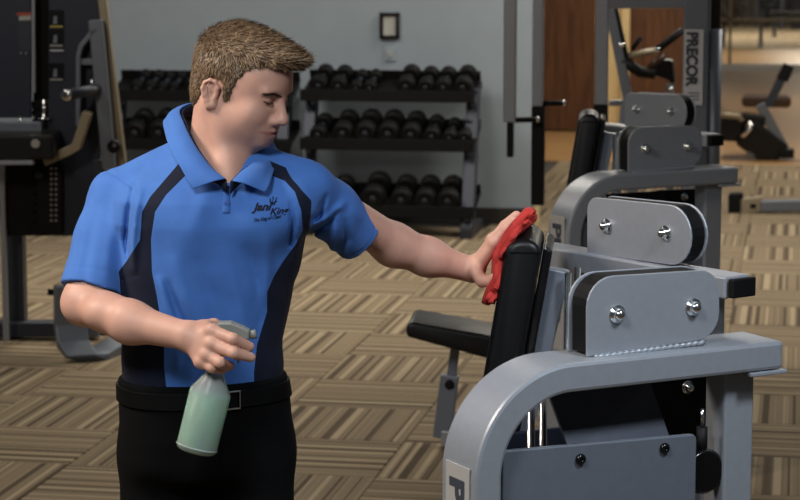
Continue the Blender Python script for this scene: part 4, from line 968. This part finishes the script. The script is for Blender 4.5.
# ---- polo shirt
msh = big_mesh('polo_shirt', VS, QS, MB_); shirt = link('polo_shirt', msh, 'shirt', man)
px, py = to_px(VS); PS = pts_of(VS); u, v, a_, b_ = torso_uv(PS)
PL = [(180, 162), (150, 197), (142, 212), (140, 240), (126, 262), (112, 280), (104, 300), (104, 400), (168, 400), (164, 367), (164, 340), (157, 297), (152, 272), (151, 240), (152, 232), (155, 212), (166, 195), (186, 175)]
PR = [(268, 160), (287, 168), (305, 180), (312, 191), (311, 212), (309, 232), (325, 250), (315, 400), (254, 400), (254, 372), (257, 345), (262, 328), (267, 312), (267, 292), (274, 276), (284, 260), (296, 244), (303, 230), (301, 210), (295, 192), (285, 181), (270, 175)]
pan = np.maximum(poly_sd(px, py, PL), poly_sd(px, py, PR)); back = (np.abs(u / a_) - .72) * 60
pan = np.where(v > -.02, pan, np.minimum(back, (Q(200, 195, FP)[2] - VS[:, 2]) * 500)); slv = np.minimum(sleeveR(PS), sleeveL(PS)) - np.maximum(torso_sdf(PS), -.01) + .004
pan = np.minimum(pan, slv * 500); attr(msh, 'panel', pan)
bvhS = BVHTree.FromPolygons([tuple(p) for p in VS], [tuple(int(i) for i in q) for q in QS])
def on_shirt(x_, y_, lift=.0012):
    d = ray(x_, y_); d /= np.linalg.norm(d); h_, n_, _, _ = bvhS.ray_cast(Vector(CAM), Vector(d), 10)
    return None if h_ is None else np.array(h_) - d * lift
# collar
FO = [(226.5, 179, 4.172), (214, 169, 4.185), (203, 156, 4.205), (193, 141, 4.235), (184, 122, 4.285), (181, 109, 4.345), (200, 103, 4.405), (235, 116, 4.415), (262, 138, 4.375), (263, 155, 4.30), (251, 164, 4.235), (240, 172, 4.195), (231, 181, 4.172)]
OU = [(193, 189, 4.160), (188, 181, 4.165), (179, 165, 4.185), (170, 149, 4.225), (164.5, 132, 4.285), (165, 119, 4.365), (190, 116, 4.455), (238, 130, 4.465), (276, 148, 4.40), (277, 160, 4.315), (273, 174, 4.235), (270, 184, 4.195), (266, 192.5, 4.180)]
def catmull(pts, n):
    p = [np.array(q, float) for q in pts]; p = [2 * p[0] - p[1]] + p + [2 * p[-1] - p[-2]]; out = []
    for i in range(n):
        s_ = i / (n - 1) * (len(p) - 3); k = min(int(s_), len(p) - 4); t_ = s_ - k; a, b, c_, d = p[k:k + 4]
        out.append(.5 * (2 * b + (c_ - a) * t_ + (2 * a - 5 * b + 4 * c_ - d) * t_ ** 2 + (3 * b - a - 3 * c_ + d) * t_ ** 3))
    return out
fo = catmull([Q(*q) for q in FO], 64); ou = catmull([Q(*q) for q in OU], 64); cc = neck_lo
g = G(); rows = 7; cv = []
for i in range(64):
    rad = (fo[i] + ou[i]) / 2 - cc; rad[2] = 0; rad /= np.linalg.norm(rad) + 1e-9
    for j in range(rows):
        t_ = j / (rows - 1); cv.append(fo[i] * (1 - t_) + ou[i] * t_ + (rad * .008 + UP * .003) * math.sin(PI * min(1, t_ * 1.15) ** .7))
g.add(cv, [(i * rows + j, i * rows + j + 1, (i + 1) * rows + j + 1, (i + 1) * rows + j) for i in range(63) for j in range(rows - 1)], True)
cm = g.to('collar', 'shirt', shirt); sd = cm.modifiers.new('thick', 'SOLIDIFY'); sd.thickness = .003; sd.offset = 0
ss = cm.modifiers.new('smooth', 'SUBSURF'); ss.levels = ss.render_levels = 1
g = G(); cv = []
for i in range(64):      # collar stand, dark inside
    rad = fo[i] - cc; rad[2] = 0; rad /= np.linalg.norm(rad) + 1e-9
    for j in range(3): cv.append(fo[i] - rad * .004 - UP * (.002 + .022 * j / 2) + rad * .001 * j)
g.add(cv, [(i * 3 + j, i * 3 + j + 1, (i + 1) * 3 + j + 1, (i + 1) * 3 + j) for i in range(63) for j in range(2)], True)
cs = g.to('collar_stand', 'thread', shirt); cs.modifiers.new('thick', 'SOLIDIFY').thickness = .002
# placket and buttons
pk = [on_shirt(x_, y_, .002) for y_ in range(192, 214, 3) for x_ in (222.5, 226, 230)]
if all(p is not None for p in pk):
    o = G().add(pk, [(i * 3 + j, i * 3 + j + 1, i * 3 + j + 4, i * 3 + j + 3) for i in range(len(pk) // 3 - 1) for j in range(2)], True).to('placket', 'shirt', shirt); o.modifiers.new('thick', 'SOLIDIFY').thickness = .002
for x_, y_ in ((227, 203),):
    p = on_shirt(x_, y_, .003)
    if p is not None: G().lathe(p, np.array([.1, -1, .1]), [(0, .0055), (.0015, .0055), (.002, .004), (.0015, .002)], 12).to('button', 'button', shirt)
# embroidered badge on the chest
def stitch(body_, x0, y0, w_, h_, rise, shear, name, bold):
    vs, fs = text_mesh(body_, shear=shear, offset=bold); vs = vs / [vs[:, 0].max(), vs[:, 1].max(), 1]
    pts = [on_shirt(x0 + w_ * q[0], y0 - h_ * q[1] - rise * q[0], .0016) for q in vs]
    if any(p is None for p in pts): return
    G().add(pts, fs).to(name, 'thread', shirt)
stitch('Jani', 251.5, 213.5, 21, 10.5, 1.0, .35, 'lettering', .035)
stitch('King', 270, 217, 19, 9, 1.5, .35, 'lettering', .02)
stitch('The King of Clean', 254, 223.5, 27, 5, 4.5, .4, 'lettering', .012)
for a, b in (((271, 205), (270, 198)), ((272.5, 205), (273, 196.5)), ((274, 205), (276.5, 197.5)), ((269.5, 201), (273, 203)), ((273, 203), (277, 201))):
    p0, p1 = on_shirt(*a, .0016), on_shirt(*b, .0016)
    if p0 is not None and p1 is not None: G().tube([p0, (p0 + p1) / 2, p1], .0009, 5).to('crown_stroke', 'thread', shirt)

# ---- trousers, belt, shoes
hb = T_h[3]
def trouser_sdf(P):
    d = smax(torso_sdf(P, .008), P[2] - f32(Q(200, 373, FP)[2]), .006)
    d = smax(d, f32(.80) - P[2], .05)
    d = smin(d, ell(P, (T_c[1], FP + .05, .86), (.15, .10, .11)), .04)
    for s_ in (-1, 1):
        c_ = T_c[0] + s_ * .080; d = smin(d, chain(P, [(c_, FP, .84), (c_ + s_ * .012, FP - .015, .47), (c_ + s_ * .02, FP + .02, .05)], [.094, .083, .075], .03), .03)
    d = d - ridge(P, Q(232, 400, 4.17), Q(224, 470, 4.17), .008, .004) - ridge(P, Q(150, 420, 4.2), Q(185, 480, 4.18), .012, .004) - ridge(P, Q(270, 410, 4.2), Q(235, 480, 4.18), .012, .004)
    d = smax(d, f32(.035) - P[2], .004); d = smax(d, -smax(torso_sdf(P, -.004), f32(Q(200, 384, FP)[2]) - P[2], .002), .002)
    return d.astype(f32)
P, lo, rs = grid((-.66, 4.13, .02), (-.10, 4.50, 1.03), .006)
VT, QT = nets(trouser_sdf(P), lo, rs); VT = laplace(VT, QT, 2, .5)
trs = link('trousers', big_mesh('trousers', VT, QT, MB_), 'trousers', man)
def waist_pt(phi, h_, grow):
    c_ = np.interp(h_, T_h[::1], T_c); w = np.interp(h_, T_h, T_w); a = np.interp(h_, T_h, T_a) + grow; b = np.interp(h_, T_h, T_b) + grow
    cu, sv = math.cos(phi), math.sin(phi); k = (abs(cu) ** 2.35 + abs(sv) ** 2.35) ** (-1 / 2.35); u_, v_ = a * cu * k, b * sv * k
    return np.array([c_ + u_ * math.cos(w) + v_ * math.sin(w), FP + u_ * math.sin(w) - v_ * math.cos(w), h_])
h0 = Q(200, 396, FP)[2]; h1 = Q(200, 380, FP)[2]; n = 72
def xsec(i): return [waist_pt(2 * PI * i / n, h_, g_) for h_, g_ in ((h0, .007), (h0, .0125), (h1, .0125), (h1, .007))]
bv = [q for i in range(n) for q in xsec(i)]
belt = G().add(bv, [(i * 4 + j, i * 4 + (j + 1) % 4, ((i + 1) % n) * 4 + (j + 1) % 4, ((i + 1) % n) * 4 + j) for i in range(n) for j in range(4)]).to('belt', 'leather', man, .001)
ph = math.radians(84); bc = waist_pt(ph, (h0 + h1) / 2, .016); tn = waist_pt(ph + .1, bc[2], .016) - waist_pt(ph - .1, bc[2], .016)
g = G(); tn /= np.linalg.norm(tn); nn = np.cross(tn, UP)
for s_ in (-1, 1): g.box(bc + UP * s_ * .017, (.03, .003, .003), tn); g.box(bc + tn * s_ * .0135, (.003, .003, .036), tn)
g.to('buckle', 'chrome', belt, .0008)
for s_ in (-1, 1):
    c_ = T_c[0] + s_ * .108; p0 = np.array([c_, FP, 0])
    prof = [(c_ + s_ * .012 * t_ ** 2, FP + .10 - .29 * t_) for t_ in np.linspace(0, 1, 9)]
    wdt = [.028, .036, .038, .037, .04, .046, .049, .044, .026]; hgt = [.06, .085, .09, .085, .072, .058, .05, .042, .03]; sv = []
    for (x_, y_), w_, h_ in zip(prof, wdt, hgt):
        sv += [np.array([x_ + w_ * math.cos(a), y_, .022 + h_ * max(0, math.sin(a)) ** .8]) for a in np.linspace(0, PI, 9)]
    fs = [(i * 9 + j, i * 9 + j + 1, (i + 1) * 9 + j + 1, (i + 1) * 9 + j) for i in range(8) for j in range(8)] + [(i * 9, (i + 1) * 9, (i + 1) * 9 + 8, i * 9 + 8) for i in range(8)] + [tuple(range(8, -1, -1)), tuple(range(72, 81))]
    shoe = G().add(sv, fs, True).to('shoe', 'leather', man)
    sl = [np.array([x_ + s1 * (w_ + .004), y_, 0.0]) for s1 in (1, -1) for (x_, y_), w_ in (list(zip(prof, wdt)) if s1 == 1 else list(zip(prof, wdt))[::-1])]
    G().prism(sl, UP, .024).to('sole', 'sole', shoe, .003)

# ------------------------------------------------------------------ spray bottle in his hand
FBt = 4.046
n0, b0 = Q(217, 366, FBt), Q(195.5, 452, FBt - .012); axb = (n0 - b0); LB = np.linalg.norm(axb); axb /= LB
bt = thing('spray_bottle', 'translucent spray bottle of green liquid with grey trigger head, in his hand', 'spray bottle', *b0)
prof = [(0, .030), (.004, .0365), (.010, .0385), (.112, .0392), (.118, .0385), (.150, .0185), (.158, .0165), (LB + .005, .0150)]
shell = G().lathe(b0, axb, prof, 40).to('bottle', 'bottle_plastic', bt)
pb = MATS['bottle_plastic'].node_tree.nodes['Principled BSDF']; pb.inputs['Transmission Weight'].default_value = .7; pb.inputs['Subsurface Weight'].default_value = .0; pb.inputs['Roughness'].default_value = .22; pb.inputs['IOR'].default_value = 1.18
G().lathe(b0 + axb * .003, axb, [(0, .029), (.004, .034), (.009, .0365), (.108, .0372), (.1085, .0365)], 40).to('liquid', 'liquid', bt)
G().lathe(b0, axb, [(.0085, .0388), (.0105, .0402), (.0125, .0388)], 40).to('base_ridge', 'bottle_plastic', shell)
hd_ = [(214.5, 327), (219, 322.5), (231, 322.5), (243, 327.5), (250, 331), (249, 340), (243, 341), (232, 336.5), (216, 331.5)]
G().prism(rounded([Q(x_, y_, FBt - .012) for x_, y_ in hd_], [.004] * 9, 3), np.array([0, 1, 0]), .026).to('trigger_head', 'trigger_grey', bt, .005)
G().lathe(Q(249, 335.5, FBt), Q(257, 333.5, FBt) - Q(249, 335.5, FBt), [(0, .0065), (.004, .0065), (.0045, .0085), (.014, .0085), (.0145, .003)], 14).to('nozzle', 'trigger_grey', bt)
G().tube([Q(223, 333, FBt), n0], [.011, .0125], 14).to('neck_collar', 'trigger_grey', bt)
G().sweep([Q(241, 339, FBt - .003), Q(241, 348, FBt - .003), Q(238, 362, FBt - .003)], np.array([0, 1.0, 0]), .004, .016).to('trigger', 'trigger_grey', bt, .001)

# ------------------------------------------------------------------ red cloth between hand and back rest
ct = thing('cleaning_cloth', 'folded red cleaning cloth pressed against the black back rest', 'cloth', *Q(495, 300, 4.5))
def cloth_layer(path, f0, f1, seed, name, th=.0045, wav=.0025):
    p = catmull([(a, b, 0) for a, b in path], 46); nv = 20; vs = []
    for i, q in enumerate(p):
        for j in range(nv):
            t_ = j / (nv - 1); f_ = f0 + (f1 - f0) * t_ + .006 * math.sin(i * .35 + seed) * (1 - t_)
            e = Q(q[0] + 1.1 * math.sin(i * .5 + seed + t_ * 5), q[1] + .9 * math.cos(i * .43 + seed * 2 + t_ * 6), f_); vs.append(e)
    o = G().add(vs, [(i * nv + j, i * nv + j + 1, (i + 1) * nv + j + 1, (i + 1) * nv + j) for i in range(45) for j in range(nv - 1)], True).to(name, 'towel', ct)
    s_ = o.modifiers.new('thick', 'SOLIDIFY'); s_.thickness = th; s_.offset = 0; m_ = o.modifiers.new('smooth', 'SUBSURF'); m_.levels = m_.render_levels = 1
    return o
cloth_layer([(486, 304), (490, 292), (496, 281), (496.5, 268), (498, 255), (503, 243), (512, 231), (522, 219.5), (529, 212), (533, 214)], 4.42, 4.64, .4, 'outer_fold', .018)
cloth_layer([(491, 303), (495, 291), (499.5, 280), (500.5, 266), (503, 253), (509, 242), (518, 231.5), (527, 222.5), (532, 219), (533, 215)], 4.413, 4.64, 1.7, 'middle_fold', .015)
cloth_layer([(500.5, 258), (505, 247.5), (513, 238), (521, 229), (528, 219.5)], 4.408, 4.63, 3.1, 'inner_fold', .008)
cloth_layer([(487, 302), (490, 295), (494, 288), (495, 294), (491, 303)], 4.405, 4.56, 2.2, 'hanging_fold', .012)
